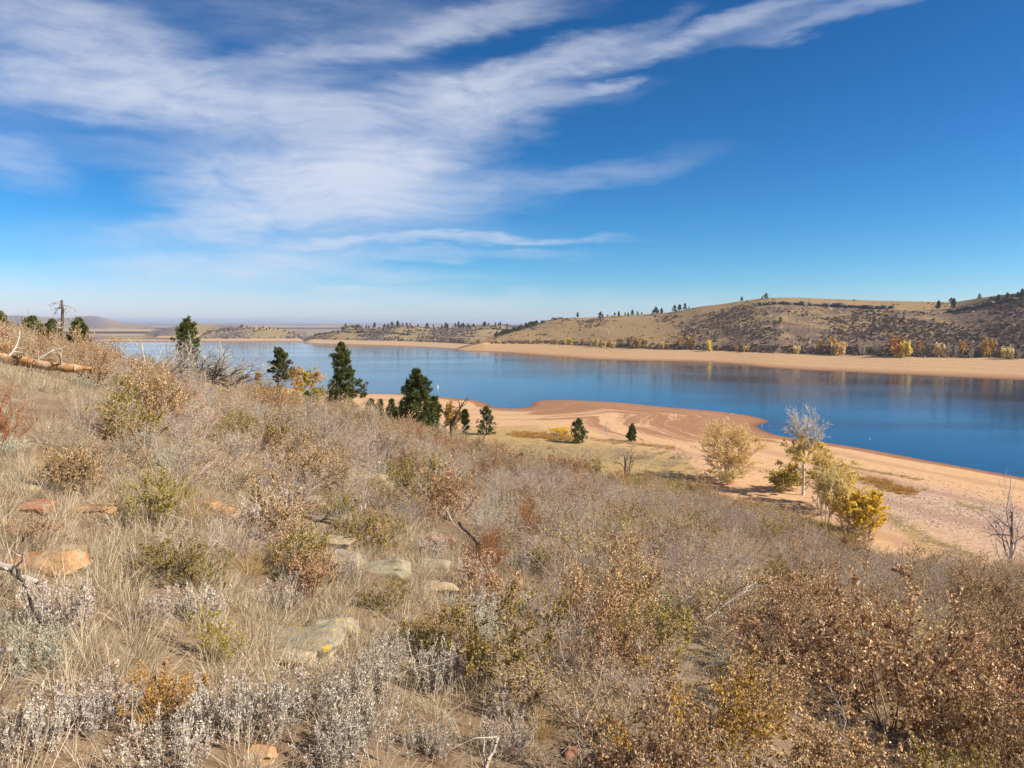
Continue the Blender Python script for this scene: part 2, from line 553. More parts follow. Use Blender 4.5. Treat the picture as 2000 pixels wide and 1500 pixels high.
# ------------------------------------------------------------------ the setting
def build_near():
    az = np.concatenate([np.linspace(-180, -50, 46)[:-1], np.linspace(-50, 50, 400), np.linspace(50, 180, 46)[1:-1]])
    az = np.radians(az)
    r = np.concatenate([[.02], np.exp(np.linspace(math.log(.8), math.log(360), 300))])
    R, AZ = np.meshgrid(r, az, indexing='ij')
    X, Y = R * np.sin(AZ), R * np.cos(AZ)
    Z = near_z(X, Y)
    d = shore_d(X, Y)
    hz = hill_z(X.ravel(), Y.ravel())
    fz = flat_z(d, X.ravel(), Y.ravel())
    nr, na = R.shape
    idx = np.arange(nr * na).reshape(nr, na)
    nx = np.roll(idx, -1, axis=1)
    Fq = np.stack([idx[:-1], idx[1:], nx[1:], nx[:-1]], -1).reshape(-1, 4)
    V = np.stack([X.ravel(), Y.ravel(), Z.ravel()], 1)
    x, y = V[:, 0], V[:, 1]
    keep = V[Fq, 2].max(1) > -1.2
    hillness = np.clip((hz - fz) / 1.2 + .4 + 2.2 * fbm(x * .12, y * .12, 40, 4), 0, 1)
    px = 1000 + F * x / np.maximum(y, 1)
    # grassy flat: inland of the sand between the shrubs and the beach
    inl = d - np.interp(px, [500, 700, 1000, 1100, 1250, 1320, 1370, 1420, 1500, 1600], [95, 72, 57, 51, 47, 47, 56, 72, 100, 300]) - 14 * fbm(x * .03, y * .03, 51, 4)
    meadow = np.clip(inl / 9 + .5, 0, 1) * np.clip((px - 560) / 200, 0, 1)
    strip = np.exp(-((d - np.interp(px, [1735, 1850, 1915], [50, 59, 62])) / 2.2) ** 2) * np.clip((px - 1700) / 40, 0, 1) * np.clip((1960 - px) / 40, 0, 1)
    wet = np.clip(1 - d / np.interp(px, [500, 950, 1030, 1060, 1450, 1540, 1700, 2000], [8, 10, 30, 62, 40, 14, 9, 8]), 0, 1)
    edge = np.clip(1 - d / (2.6 + 1.5 * fbm(x * .1, y * .1, 77, 3)), 0, 1)
    grav = np.clip((d - 22) / 8, 0, 1) * np.clip((px - 1560) / 80, 0, 1) * np.clip((62 - d) / 10, 0, 1) * np.clip(.7 + 2.5 * fbm(x * .05, y * .05, 91, 4), 0, 1)
    lines = np.clip((d - 4) / 5, 0, 1)
    obs = []
    fh = hillness[Fq].mean(1) > .5
    fm = (~fh) & (meadow[Fq].mean(1) > .5)
    fs = (~fh) & (~fm)
    gm = ground_material()
    for nm, sel in (('hillside', fh), ('grassy_flat', fm), ('sandy_beach', fs)):
        q = Fq[sel & keep]
        u, inv = np.unique(q, return_inverse=True)
        me = mk_mesh(nm, V[u], [inv.reshape(-1, 4)[:, ::-1]], [gm], smooth=True)
        for n_, a_ in (('hill', hillness), ('meadow', np.maximum(meadow, strip * .6)), ('wet', wet), ('edge', edge), ('gravel', grav), ('lines', lines), ('shore', d)):
            attr(me, n_, a_[u])
        tag(new_obj(nm, me), kind='structure')


class Ridge:
    """a hill range between a shoreline and a skyline, over columns t = x / y"""

    def __init__(s, name, cols, material, rows=64, ncol=None, zveg=5.0, rough=1.5, back=500, seed=0, scrubf=None, power=1.0, fine=0.0):
        # cols: (column, shore depth, vegetation depth, ridge depth, ridge row)
        c = np.array(cols, float)
        s.t, s.c, s.zveg = (c[:, 0] - 1000) / F, c, zveg
        s.seed, s.rough, s.back, s.power, s.fine = seed, rough, back, power, fine
        zr = np.array([at_y(k[0], k[4], k[3])[2] for k in c])
        wide = (s.t[-1] - s.t[0]) / 60
        s.tb = {1: smooth_table(s.t, c[:, 1], 6 / F), 2: smooth_table(s.t, c[:, 2], min(wide, 30 / F)), 3: smooth_table(s.t, c[:, 3], min(wide, 40 / F)), 4: smooth_table(s.t, zr, min(wide, 9 / F))}
        ncol = ncol or int((c[-1, 0] - c[0, 0]) / 4)
        tt = np.linspace(s.t[0], s.t[-1], ncol)
        v = np.concatenate([np.linspace(-.25, 0, 4)[:-1], np.linspace(0, 1, 18)[:-1], np.linspace(1, 2, rows), np.linspace(2, 3, 8)[1:]])
        T, Vv = np.meshgrid(tt, v, indexing='ij')
        X, Y, Z = s.pt(T, Vv)
        idx = np.arange(T.size).reshape(T.shape)
        Fq = np.stack([idx[:-1, :-1], idx[1:, :-1], idx[1:, 1:], idx[:-1, 1:]], -1).reshape(-1, 4)
        me = mk_mesh(name, np.stack([X.ravel(), Y.ravel(), Z.ravel()], 1), [Fq], [material], smooth=True)
        vf = Vv.ravel() + .10 * fbm(X.ravel() * .03, Y.ravel() * .01, seed + 5, 4)
        attr(me, 'beach', np.clip((1.03 - vf) / .05, 0, 1))
        attr(me, 'wet', np.clip(1 - Z.ravel() / .8, 0, 1) * (Vv.ravel() < .6))
        attr(me, 'zed', Z.ravel())
        pxs = 1000 + F * T.ravel()
        sb = scrubf(pxs, Vv.ravel() - 1) if scrubf else np.full(T.size, .45)
        attr(me, 'scrub', sb)
        s.scrubf = scrubf
        s.ob = tag(new_obj(name, me), kind='structure')

    def pt(s, T, v):
        T, v = np.asarray(T, float), np.asarray(v, float)
        i = lambda k: np.interp(T, *s.tb[k])
        ys, yv, yr, zr = i(1), i(2), i(3), i(4)
        zv = np.minimum(s.zveg, zr * .75)
        a, b_, c_ = np.clip(v, -1, 1), np.clip(v - 1, 0, 1), np.clip(v - 2, 0, 1)
        Y = ys + (yv - ys) * a + (yr - yv) * b_ + s.back * c_
        f = b_ * (1.28 - .28 * b_)
        zb = np.where(a > 0, zv * np.abs(a) ** 1.25, s.zveg * a * 2)
        bank = np.maximum(zv, 0) * .22 * np.clip(b_ / .03, 0, 1) * np.clip((.9 - b_) / .9, 0, 1)
        Z = zb + (zr - zv) * f ** s.power + bank - c_ * (zr - zv) * .35
        X = T * Y
        am = s.rough * np.sin(np.pi * np.clip(b_, 0, 1)) ** .8
        Z = Z + am * 2.6 * fbm(X * .008, Y * .006, s.seed, 4) + am * 1.5 * fbm(X * .026 + Y * .004, Y * .003, s.seed + 12, 3) + am * .6 * fbm(X * .05, Y * .05, s.seed + 3, 3)
        Z = Z + s.fine * fbm(X * .03, Y * .03, s.seed + 8, 4) * np.clip(b_ * 6, 0, 1)
        return X, Y, Z

    def at(s, px, v):
        X, Y, Z = s.pt(np.array([(px - 1000) / F]), np.array([v]))
        return np.array([X[0], Y[0], Z[0]])


def Yz(py, z):
    d = px_dir(1000, py)
    return (z - CAMZ) / d[2] * d[1]


def build_far():
    global RIGHT, MID, BLUFF, LEFTMID, LEFTHILL, MOUNT, MESA, LEFTSHORE
    S = lambda p: np.interp(p, [-900, 200, 560, 590, 700, 800, 885, 900, 960, 1000, 1060, 1150, 1250, 1350, 1430, 1500, 1560, 1640, 1760, 1860, 2000, 2600, 3200],
                            [668, 668, 669, 671, 674, 677, 682, 686, 688, 690, 695, 702, 705, 706, 710, 718, 722, 726, 731, 736, 742, 770, 800])
    Vg = lambda p: np.interp(p, [860, 900, 980, 1100, 1200, 1300, 1400, 1500, 1600, 1700, 1800, 1900, 2000, 2600, 3200], [675, 673, 671, 672, 679, 682, 684, 689, 690, 694, 697, 697, 700, 716, 730])
    rt = [(850, 690, 790), (868, 684, 800), (885, 681, 815), (900, 676, 835), (940, 666, 870), (965, 659, 910), (1000, 646, 950), (1040, 636, 980), (1080, 624, 980), (1100, 621, 970), (1150, 620, 960),
          (1200, 617, 950), (1250, 614, 930), (1300, 611, 900), (1340, 604, 860), (1365, 598, 830), (1400, 595, 810), (1450, 587, 790), (1500, 581, 770), (1545, 581, 760),
          (1600, 583, 750), (1700, 587, 720), (1800, 589, 690), (1860, 591, 670), (1880, 586, 640), (1920, 580, 620), (1960, 574, 600), (2000, 571, 590), (2200, 556, 560), (2600, 556, 540), (3200, 560, 520)]

    def scr(px, b):
        base = np.interp(px, [900, 1000, 1100, 1250, 1330, 1450, 1600, 1800, 1900, 2000], [.5, .35, .2, .22, .42, .55, .52, .55, .66, .72])
        top = np.clip((b - np.interp(px, [1300, 1420, 1500, 1640, 1800, 1860, 2000], [.6, .7, .80, .78, .72, .8, 1.1])) * 8, 0, 1)
        return base * (1 - top * .85) + .12 * np.clip((.35 - b) * 3, 0, 1)
    fm = farhill_material('dry_grass_and_scrub_slope', (.30, .20, .098), (.105, .07, .05), (.42, .265, .14), (.42, .35, .28))
    RIGHT = Ridge('far_hillside', [(p, Yz(S(p), 0), min(Yz(Vg(p), 5.0), Y - 25), Y, py) for p, py, Y in rt], fm, rows=90, ncol=560, seed=11, rough=1.6, scrubf=scr, back=400)
    scm = lambda px, b: .50 + .22 * np.sin(px * .045) - .1 * b
    fm2 = farhill_material('distant_scrub_slope', (.29, .215, .12), (.105, .083, .078), (.44, .30, .18), (.40, .33, .26))
    bl = [(575, 676), (585, 671), (600, 662), (615, 655), (640, 651), (660, 648), (690, 650), (720, 648), (760, 650), (790, 654), (830, 657), (880, 660), (950, 662)]
    BLUFF = Ridge('lakeside_bluff', [(p, Yz(S(p), 0), Yz(S(p), 0) + 95, Yz(S(p), 0) + np.interp(p, [575, 620, 800, 950], [110, 190, 190, 160]), py) for p, py in bl], fm2, rows=40, ncol=180, seed=23, rough=1.0, scrubf=scm, zveg=4.0, back=160, fine=2.0)
    md = [(640, 660), (660, 653), (672, 639), (700, 638), (740, 640), (780, 636), (800, 634), (820, 637), (850, 640), (880, 641), (905, 638), (940, 634), (980, 633), (1000, 635), (1030, 641), (1060, 648), (1120, 655)]
    MID = Ridge('wooded_hills', [(p, 1040, 1110, 1330, py) for p, py in md], fm2, rows=40, ncol=200, seed=31, rough=1.4, scrubf=scm, zveg=4.0, back=300, fine=3.0)
    lm = [(375, 668), (388, 658), (405, 647), (440, 640), (480, 637.5), (520, 640), (550, 645), (575, 652), (590, 658), (605, 667)]
    LEFTMID = Ridge('rocky_island_hill', [(p, 1090, 1180, 1420, py) for p, py in lm], fm2, rows=36, ncol=110, seed=37, rough=1.6, scrubf=scm, zveg=3.0, back=250, fine=3.0)
    lh = [(255, 657), (290, 653), (320, 644), (345, 637), (360, 633), (372, 629), (384, 632), (410, 633), (430, 634), (460, 637), (520, 640), (600, 652)]
    LEFTHILL = Ridge('brown_lakeside_hill', [(p, 1300, 1380, 2100, py) for p, py in lh], fm2, rows=36, ncol=110, seed=41, rough=3.0, scrubf=scm, zveg=4.0, back=600, fine=3.0)
    ls = [(-900, 661), (0, 660), (200, 660), (300, 660), (400, 661), (470, 663), (520, 667)]
    LEFTSHORE = Ridge('far_sandy_shore', [(p, Yz(668, 0), 1180, 1300, py) for p, py in ls], fm2, rows=8, ncol=90, seed=43, rough=.2, scrubf=scm, zveg=2.0, back=250)
    mm = farhill_material('hazy_mountain_slope', (.26, .19, .13), (.12, .09, .085), (.4, .3, .2), (.36, .3, .26))
    mt = [(-900, 612), (-300, 618), (0, 619), (20, 617), (40, 616), (70, 618), (100, 620), (130, 621.5), (150, 620), (165, 618.5), (175, 617.5), (185, 616.5), (197, 618), (205, 620), (225, 626), (245, 629.5), (280, 633), (340, 641)]
    MOUNT = Ridge('mountain_range', [(p, 2500, 3000, 11000, py) for p, py in mt], mm, rows=60, ncol=300, seed=47, rough=9.0, scrubf=scm, zveg=3.0, back=4000, fine=10)
    ms = [(150, 634), (230, 632), (255, 630.5), (300, 629.8), (317, 629.5), (322, 631.3), (420, 631), (480, 630), (505, 628.6), (525, 629.6), (560, 630.5), (700, 630.4), (850, 631), (1000, 631.5), (1300, 632), (2000, 632)]
    MESA = Ridge('far_plains', [(p, 5000, 7000, 20000, py) for p, py in ms], mm, rows=40, ncol=300, seed=53, rough=8.0, scrubf=scm, zveg=2.0, back=9000, power=1.8)
    # one sheet of ground out to the horizon, below the lake and the hills
    gm, nt, b = mat('plain_soil', .95, .1)
    c = ramp(nt, noise_n(nt, node(nt, 'ShaderNodeNewGeometry').outputs['Position'], .0012, 5).outputs[0], [(.35, (.20, .15, .10)), (.65, (.33, .26, .17))])
    nt.links.new(c, b.inputs['Base Color'])
    g = np.concatenate([-np.geomspace(40000, 60, 24), np.geomspace(60, 40000, 24)])
    GX, GY = np.meshgrid(g, g, indexing='ij')
    idx = np.arange(GX.size).reshape(GX.shape)
    Fq = np.stack([idx[:-1, :-1], idx[1:, :-1], idx[1:, 1:], idx[:-1, 1:]], -1).reshape(-1, 4)
    me = mk_mesh('ground', np.stack([GX.ravel(), GY.ravel(), np.full(GX.size, -4.5)], 1), [Fq], [gm])
    tag(new_obj('ground', me), kind='structure')
    # the lake
    ring = [(-1500, 150), (-1500, 1330), (-300, 1330), (300, 1150), (700, 820), (1400, 700), (1400, 20), (300, 20), (60, 60), (-60, 110)]
    me = mk_mesh('lake', [(x, y, 0) for x, y in ring], [np.arange(len(ring))[::-1][None]], [water_material()])
    tag(new_obj('lake', me), kind='structure')


build_near()
build_far()


def build_haze():
    m = bpy.data.materials.new('haze_air')
    m.use_nodes = True
    nt = m.node_tree
    nt.nodes.remove(nt.nodes['Principled BSDF'])
    v = node(nt, 'ShaderNodeVolumePrincipled')
    v.inputs['Color'].default_value = (.72, .82, 1.0, 1)
    v.inputs['Density'].default_value = 8e-5
    v.inputs['Anisotropy'].default_value = .2
    nt.links.new(v.outputs[0], nt.nodes['Material Output'].inputs['Volume'])
    a, z0, z1 = 42000.0, -5.5, 150.0
    V = [(x, y, z) for z in (z0, z1) for x, y in ((-a, -a), (a, -a), (a, a), (-a, a))]
    Fc = [[(0, 3, 2, 1), (4, 5, 6, 7), (0, 1, 5, 4), (1, 2, 6, 5), (2, 3, 7, 6), (3, 0, 4, 7)]]
    tag(new_obj('haze', mk_mesh('haze', V, Fc, [m])), 'pale blue haze over the far hills', 'haze', kind='stuff')


build_haze()

# ------------------------------------------------------------------ plant building
UP = np.array([0, 0, 1.0])


def tubes(P0, P1, r0, r1, sides=3):
    D = nrm(P1 - P0)
    ref = np.where(np.abs(D[:, 2:3]) > .9, np.array([[1., 0, 0]]), np.array([[0, 0, 1.]]))
    U = nrm(np.cross(D, ref))
    W = np.cross(D, U)
    an = np.arange(sides) * 2 * math.pi / sides
    c, s_ = np.cos(an)[None, :, None], np.sin(an)[None, :, None]
    ring = U[:, None] * c + W[:, None] * s_
    n = len(P0)
    V = np.concatenate([P0[:, None] + ring * np.asarray(r0)[:, None, None], P1[:, None] + ring * np.asarray(r1)[:, None, None]], 1).reshape(-1, 3)
    base = (np.arange(n) * 2 * sides)[:, None, None]
    k = np.arange(sides)
    q = np.stack([k, (k + 1) % sides, (k + 1) % sides + sides, k + sides], -1)[None]
    return V, (base + q).reshape(-1, 4)


def leaf_quads(P, D, Nn, L, W, fold=.0):
    """one diamond-shaped leaf for each point"""
    D = nrm(D)
    S = nrm(np.cross(D, Nn))
    M = P + D * (L * .45)[:, None]
    N2 = np.cross(S, D)
    lift = N2 * (W * fold)[:, None]
    V = np.stack([P, M + S * (W * .5)[:, None] + lift, P + D * L[:, None], M - S * (W * .5)[:, None] + lift], 1).reshape(-1, 3)
    return V, (np.arange(len(P)) * 4)[:, None] + np.arange(4)[None]


def rdir(g, n):
    return nrm(g.normal(size=(n, 3)))


def grow(g, P, D, L, R, levels):
    """branching system; returns the segments of every level as (P0, P1, r0, r1, dir)"""
    out = []
    for li, lv in enumerate(levels):
        n, ns = len(P), lv['nseg']
        pts, dirs, rad = [P], [], [R]
        for k in range(ns):
            D = nrm(D + g.normal(0, lv.get('wob', .15), (n, 3)) + UP * lv.get('up', 0.))
            pts.append(pts[-1] + D * (L / ns)[:, None])
            dirs.append(D)
            rad.append(R * (1 - (1 - lv.get('tip', .35)) * (k + 1) / ns))
        out.append((np.concatenate(pts[:-1]), np.concatenate(pts[1:]), np.concatenate(rad[:-1]), np.concatenate(rad[1:]), np.concatenate(dirs)))
        if li == len(levels) - 1:
            break
        kk = lv['kids']
        par = np.repeat(np.arange(n), kk)
        m = len(par)
        f = g.uniform(lv.get('t0', .25), 1, m) * ns
        si = np.minimum(f.astype(int), ns - 1)
        PA, DA, RA = np.stack(pts), np.stack(dirs), np.stack(rad)
        fr = (f - si)[:, None]
        p0 = PA[si, par] * (1 - fr) + PA[si + 1, par] * fr
        d0 = DA[si, par]
        perp = nrm(np.cross(d0, rdir(g, m)))
        a = np.radians(g.uniform(*lv.get('ang', (25, 60)), m))[:, None]
        D = d0 * np.cos(a) + perp * np.sin(a)
        L2 = L[par] * g.uniform(*lv.get('lr', (.35, .7)), m) * (1 - lv.get('lt', .35) * f / ns)
        R2 = np.minimum(RA[si, par] * lv.get('rr', .6), RA[si, par])
        R2 = np.maximum(R2, lv.get('rmin', .0009))
        P, L, R = p0, L2, R2
    return out


def seg_mesh(segs, sides):
    Vs, Fs, o = [], [], 0
    for (p0, p1, r0, r1, d), sd_ in zip(segs, sides):
        v, f = tubes(p0, p1, r0, r1, sd_)
        Vs.append(v)
        Fs.append(f + o)
        o += len(v)
    return np.concatenate(Vs), np.concatenate(Fs)


def along(g, seg, n):
    """n random points on a set of segments with their directions"""
    i = g.randint(0, len(seg[0]), n)
    t = g.uniform(0, 1, n)[:, None]
    return seg[0][i] * (1 - t) + seg[1][i] * t, seg[4][i]


M = {}


def wood_mat(name, cols):
    m, nt, b = mat(name, .9, .2)
    tc = node(nt, 'ShaderNodeTexCoord')
    n1 = noise_n(nt, tc.outputs['Object'], 5.0, 6, .7)
    g_ = node(nt, 'ShaderNodeNewGeometry')
    f = math_n(nt, 'MULTIPLY_ADD', math_n(nt, 'SUBTRACT', g_.outputs['Random Per Island'], .5), .25, n1.outputs[0])
    n_ = len(cols)
    nt.links.new(ramp(nt, f, [(.3 + .4 * i / (n_ - 1), c_) for i, c_ in enumerate(cols)]), b.inputs['Base Color'])
    bp = node(nt, 'ShaderNodeBump')
    bp.inputs['Strength'].default_value = .7
    bp.inputs['Distance'].default_value = .02
    nt.links.new(noise_n(nt, tc.outputs['Object'], 25.0, 4, .7).outputs[0], bp.inputs['Height'])
    nt.links.new(bp.outputs[0], b.inputs['Normal'])
    return m




def plant_materials():
    c = lambda *k: k
    M['bare'] = island_mat('grey_twig_bark', [(.15, .11, .092), (.34, .265, .225), (.49, .405, .355), (.60, .52, .465)], .9)
    M['brown'] = island_mat('brown_twig_bark', [(.11, .065, .042), (.25, .16, .105), (.42, .29, .20)], .9)
    M['pale'] = wood_mat('bleached_wood', [(.33, .27, .21), (.46, .39, .31), (.56, .49, .40)])
    M['olive'] = island_mat('olive_leaf', [(.10, .09, .018), (.27, .215, .04), (.43, .33, .07), (.56, .42, .11), (.34, .19, .05), (.20, .18, .045)], .6, .2)
    M['yellow_olive'] = island_mat('yellow_olive_leaf', [(.26, .20, .025), (.46, .35, .045), (.58, .43, .06), (.32, .25, .05)], .7, .3)
    M['rust'] = island_mat('rust_leaf', [(.15, .065, .025), (.38, .205, .09), (.60, .39, .205), (.82, .62, .41), (.56, .36, .145), (.24, .135, .06)], .6, .2)
    M['tan'] = island_mat('tan_leaf', [(.25, .15, .065), (.48, .32, .155), (.68, .50, .27), (.42, .31, .12), (.60, .41, .19)], .65, .2)
    M['gold'] = island_mat('golden_brown_leaf', [(.22, .11, .02), (.46, .25, .045), (.64, .38, .08), (.58, .40, .17), (.36, .17, .04)], .7, .3)
    M['silver'] = island_mat('silver_sage_leaf', [(.42, .345, .27), (.60, .515, .42), (.74, .655, .55), (.52, .43, .34)], .85, .15)
    M['sage'] = island_mat('grey_green_sage_leaf', [(.33, .32, .235), (.50, .475, .36), (.62, .585, .455), (.44, .385, .27)], .85, .15)
    M['grass'] = island_mat('dry_grass_blade', [(.29, .215, .13), (.48, .38, .245), (.66, .55, .375), (.59, .495, .355), (.38, .28, .17)], .75, .25)
    M['gold_grass'] = island_mat('golden_grass_blade', [(.38, .25, .08), (.52, .36, .13), (.60, .43, .18)], .7, .25)
    M['red'] = island_mat('red_brown_weed', [(.17, .06, .025), (.40, .16, .06), (.54, .26, .11)], .8, .2)
    M['needle'] = island_mat('pine_needles', [(.035, .045, .012), (.075, .092, .02), (.125, .138, .03), (.19, .185, .045)], .6, .12, .12)
    M['bark'] = wood_mat('pine_bark', [(.085, .055, .04), (.15, .095, .068), (.20, .13, .09)])
    M['char'] = wood_mat('charred_wood', [(.022, .018, .016), (.045, .036, .03), (.10, .078, .06)])
    M['cotton_bark'] = wood_mat('cottonwood_bark', [(.24, .19, .14), (.36, .29, .22), (.46, .39, .31)])
    M['white_bark'] = wood_mat('bleached_twigs', [(.42, .37, .30), (.55, .49, .41), (.66, .60, .52)])
    M['cream_leaf'] = island_mat('cream_autumn_leaf', [(.64, .45, .14), (.82, .62, .23), (.90, .73, .36)], .65, .42)
    M['pale_yellow_leaf'] = island_mat('pale_yellow_leaf', [(.74, .53, .11), (.88, .67, .19), (.94, .76, .32)], .65, .42)
    M['yellow_leaf'] = island_mat('yellow_autumn_leaf', [(.78, .52, .03), (.92, .68, .06), (.96, .78, .13), (.86, .62, .05)], .6, .45)
    M['lime_leaf'] = island_mat('yellow_green_leaf', [(.30, .29, .03), (.50, .44, .05), (.66, .54, .08)], .65, .35)
    M['orange_leaf'] = island_mat('orange_autumn_leaf', [(.30, .13, .02), (.46, .22, .03), (.55, .30, .05)], .7, .3)
    M['yucca'] = island_mat('yucca_blade', [(.22, .28, .11), (.36, .40, .19), (.48, .48, .27)], .6, .1)
    M['farscrub'] = island_mat('far_scrub', [(.065, .045, .036), (.12, .083, .064), (.19, .135, .10), (.26, .19, .13)], .95, 0, .35)
    M['fargrass'] = island_mat('far_dry_brush', [(.22, .155, .085), (.33, .25, .14)], .95, 0, .25)


plant_materials()


def stems0(g, n, spread, lo, hi, L0, L1, r):
    an = g.uniform(0, 2 * math.pi, n)
    tilt = np.radians(g.uniform(lo, hi, n))
    D = np.stack([np.cos(an) * np.sin(tilt), np.sin(an) * np.sin(tilt), np.cos(tilt)], 1)
    P = np.stack([np.cos(an) * spread * g.uniform(.1, 1, n), np.sin(an) * spread * g.uniform(.1, 1, n), np.full(n, -.04)], 1)
    return P, D, g.uniform(L0, L1, n), g.uniform(.7, 1.2, n) * r


def shrub_meshes(kind, seed):
    """branches and foliage of a shrub about one metre across, as two meshes"""
    g = rs(seed)
    spec = {'grey': dict(n=17, r=.0062, kids=(8, 7), leaf=1500, ls=(.012, .022), lm='tan', bm='bare', tilt=(8, 66), L=(.5, .84)),
            'rust': dict(n=15, r=.0058, kids=(7, 5), leaf=9500, ls=(.015, .029), lm='rust', bm='brown', tilt=(6, 62), L=(.5, .84)),
            'tan': dict(n=16, r=.0058, kids=(8, 6), leaf=6000, ls=(.013, .025), lm='tan', bm='bare', tilt=(6, 64), L=(.5, .82)),
            'olive': dict(n=15, r=.0062, kids=(7, 6), leaf=9500, ls=(.014, .026), lm='olive', bm='bare', tilt=(8, 66), L=(.45, .78)),
            'yellow': dict(n=10, r=.006, kids=(6, 5), leaf=4500, ls=(.015, .027), lm='yellow_olive', bm='brown', tilt=(4, 42), L=(.5, .85)),
            'gold': dict(n=14, r=.006, kids=(7, 5), leaf=8500, ls=(.016, .031), lm='gold', bm='brown', tilt=(6, 60), L=(.5, .82)),
            'red': dict(n=22, r=.004, kids=(7, 5), leaf=2600, ls=(.012, .024), lm='red', bm='red', tilt=(5, 50), L=(.4, .75))}[kind]
    P, D, L, R = stems0(g, spec['n'], .10, *spec['tilt'], *spec['L'], spec['r'])
    segs = grow(g, P, D, L, R, [dict(nseg=5, wob=.14, up=.03, kids=spec['kids'][0], t0=.2, ang=(18, 55), lr=(.3, .62), rr=.55, rmin=.002),
                                dict(nseg=3, wob=.18, up=.04, kids=spec['kids'][1], t0=.1, ang=(20, 60), lr=(.3, .65), rr=.6, rmin=.0012),
                                dict(nseg=2, wob=.22, up=.05, tip=.5)])
    V, Fq = seg_mesh(segs, (4, 3, 3))
    br = mk_mesh('branches', V, [Fq], [M[spec['bm']]])
    n = spec['leaf']
    p1, d1 = along(g, segs[2], int(n * .75))
    p2, d2 = along(g, segs[1], n - len(p1))
    P, D = np.concatenate([p1, p2]), np.concatenate([d1, d2])
    D = nrm(D * .7 + rdir(g, n) * .9)
    Ls = g.uniform(*spec['ls'], n)
    V, Fq = leaf_quads(P, D, rdir(g, n), Ls, Ls * g.uniform(.45, .75, n), .25)
    lf = mk_mesh('foliage', V, [Fq], [M[spec['lm']]])
    return br, lf


def sage_meshes(kind, seed):
    g = rs(seed)
    if kind == 'silver':      # upright wands crowded with small pale leaves
        n = 44
        P, D, L, R = stems0(g, n, .24, 2, 26, .22, .46, .0032)
        segs = grow(g, P, D, L, R, [dict(nseg=5, wob=.06, up=.03, kids=9, t0=.3, ang=(20, 48), lr=(.10, .24), rr=.6, rmin=.0016), dict(nseg=2, wob=.15, up=.08)])
        nl, ls = 8500, (.011, .023)
    else:                     # low rounded cushion
        n = 70
        P, D, L, R = stems0(g, n, .16, 4, 78, .18, .36, .003)
        segs = grow(g, P, D, L, R, [dict(nseg=3, wob=.12, up=.08, kids=7, t0=.3, ang=(20, 55), lr=(.2, .45), rr=.6, rmin=.0014), dict(nseg=2, wob=.2, up=.1)])
        nl, ls = 8000, (.010, .020)
    V, Fq = seg_mesh(segs, (3, 3))
    br = mk_mesh('stalks', V, [Fq], [M['silver' if kind == 'silver' else 'sage']])
    p1, d1 = along(g, segs[1], int(nl * .7))
    p2, d2 = along(g, segs[0], nl - len(p1))
    P, D = np.concatenate([p1, p2]), np.concatenate([d1, d2])
    k = P[:, 2] > .06
    P, D = P[k], D[k]
    n = len(P)
    D = nrm(D * .9 + rdir(g, n) * .75)
    Ls = g.uniform(*ls, n)
    V, Fq = leaf_quads(P, D, rdir(g, n), Ls, Ls * g.uniform(.28, .5, n), .4)
    return br, mk_mesh('foliage', V, [Fq], [M[kind]])


def grass_mesh(seed, nb=60, h=(.10, .30), lean=(5, 60), spread=.13, w=.0032, m='grass', droop=.16):
    g = rs(seed)
    P, D, L, R = stems0(g, nb, spread, *lean, *h, w)
    p, V, Fq, o = P, [], [], 0
    side = nrm(np.cross(D, rdir(g, nb)))
    rows = [np.stack([P - side * w * .5, P + side * w * .5], 1)]
    for k in range(3):
        D = nrm(D - UP * droop * (k + .3) + g.normal(0, .10, (nb, 3)))
        p = p + D * (L / 3)[:, None]
        ww = w * (.5, .36, .10)[k]
        rows.append(np.stack([p - side * ww, p + side * ww], 1))
    A = np.stack(rows, 1).reshape(nb, 8, 3)
    q = np.array([[0, 1, 3, 2], [2, 3, 5, 4], [4, 5, 7, 6]])
    Fq = (np.arange(nb) * 8)[:, None, None] + q[None]
    return mk_mesh('blades', A.reshape(-1, 3), [Fq.reshape(-1, 4)], [M[m]])


def twig_litter_mesh(seed):
    g = rs(seed)
    n = 9
    an = g.uniform(0, 6.28, n)
    D = np.stack([np.cos(an), np.sin(an), g.uniform(-.05, .35, n)], 1)
    P = np.concatenate([g.normal(0, .12, (n, 2)), g.uniform(.0, .04, (n, 1))], 1)
    segs = grow(g, P, nrm(D), g.uniform(.10, .32, n), g.uniform(.0010, .0020, n), [dict(nseg=3, wob=.2, kids=3, lr=(.3, .6)), dict(nseg=2, wob=.2)])
    V, Fq = seg_mesh(segs, (3, 3))
    return mk_mesh('twigs', V, [Fq], [M['pale']])


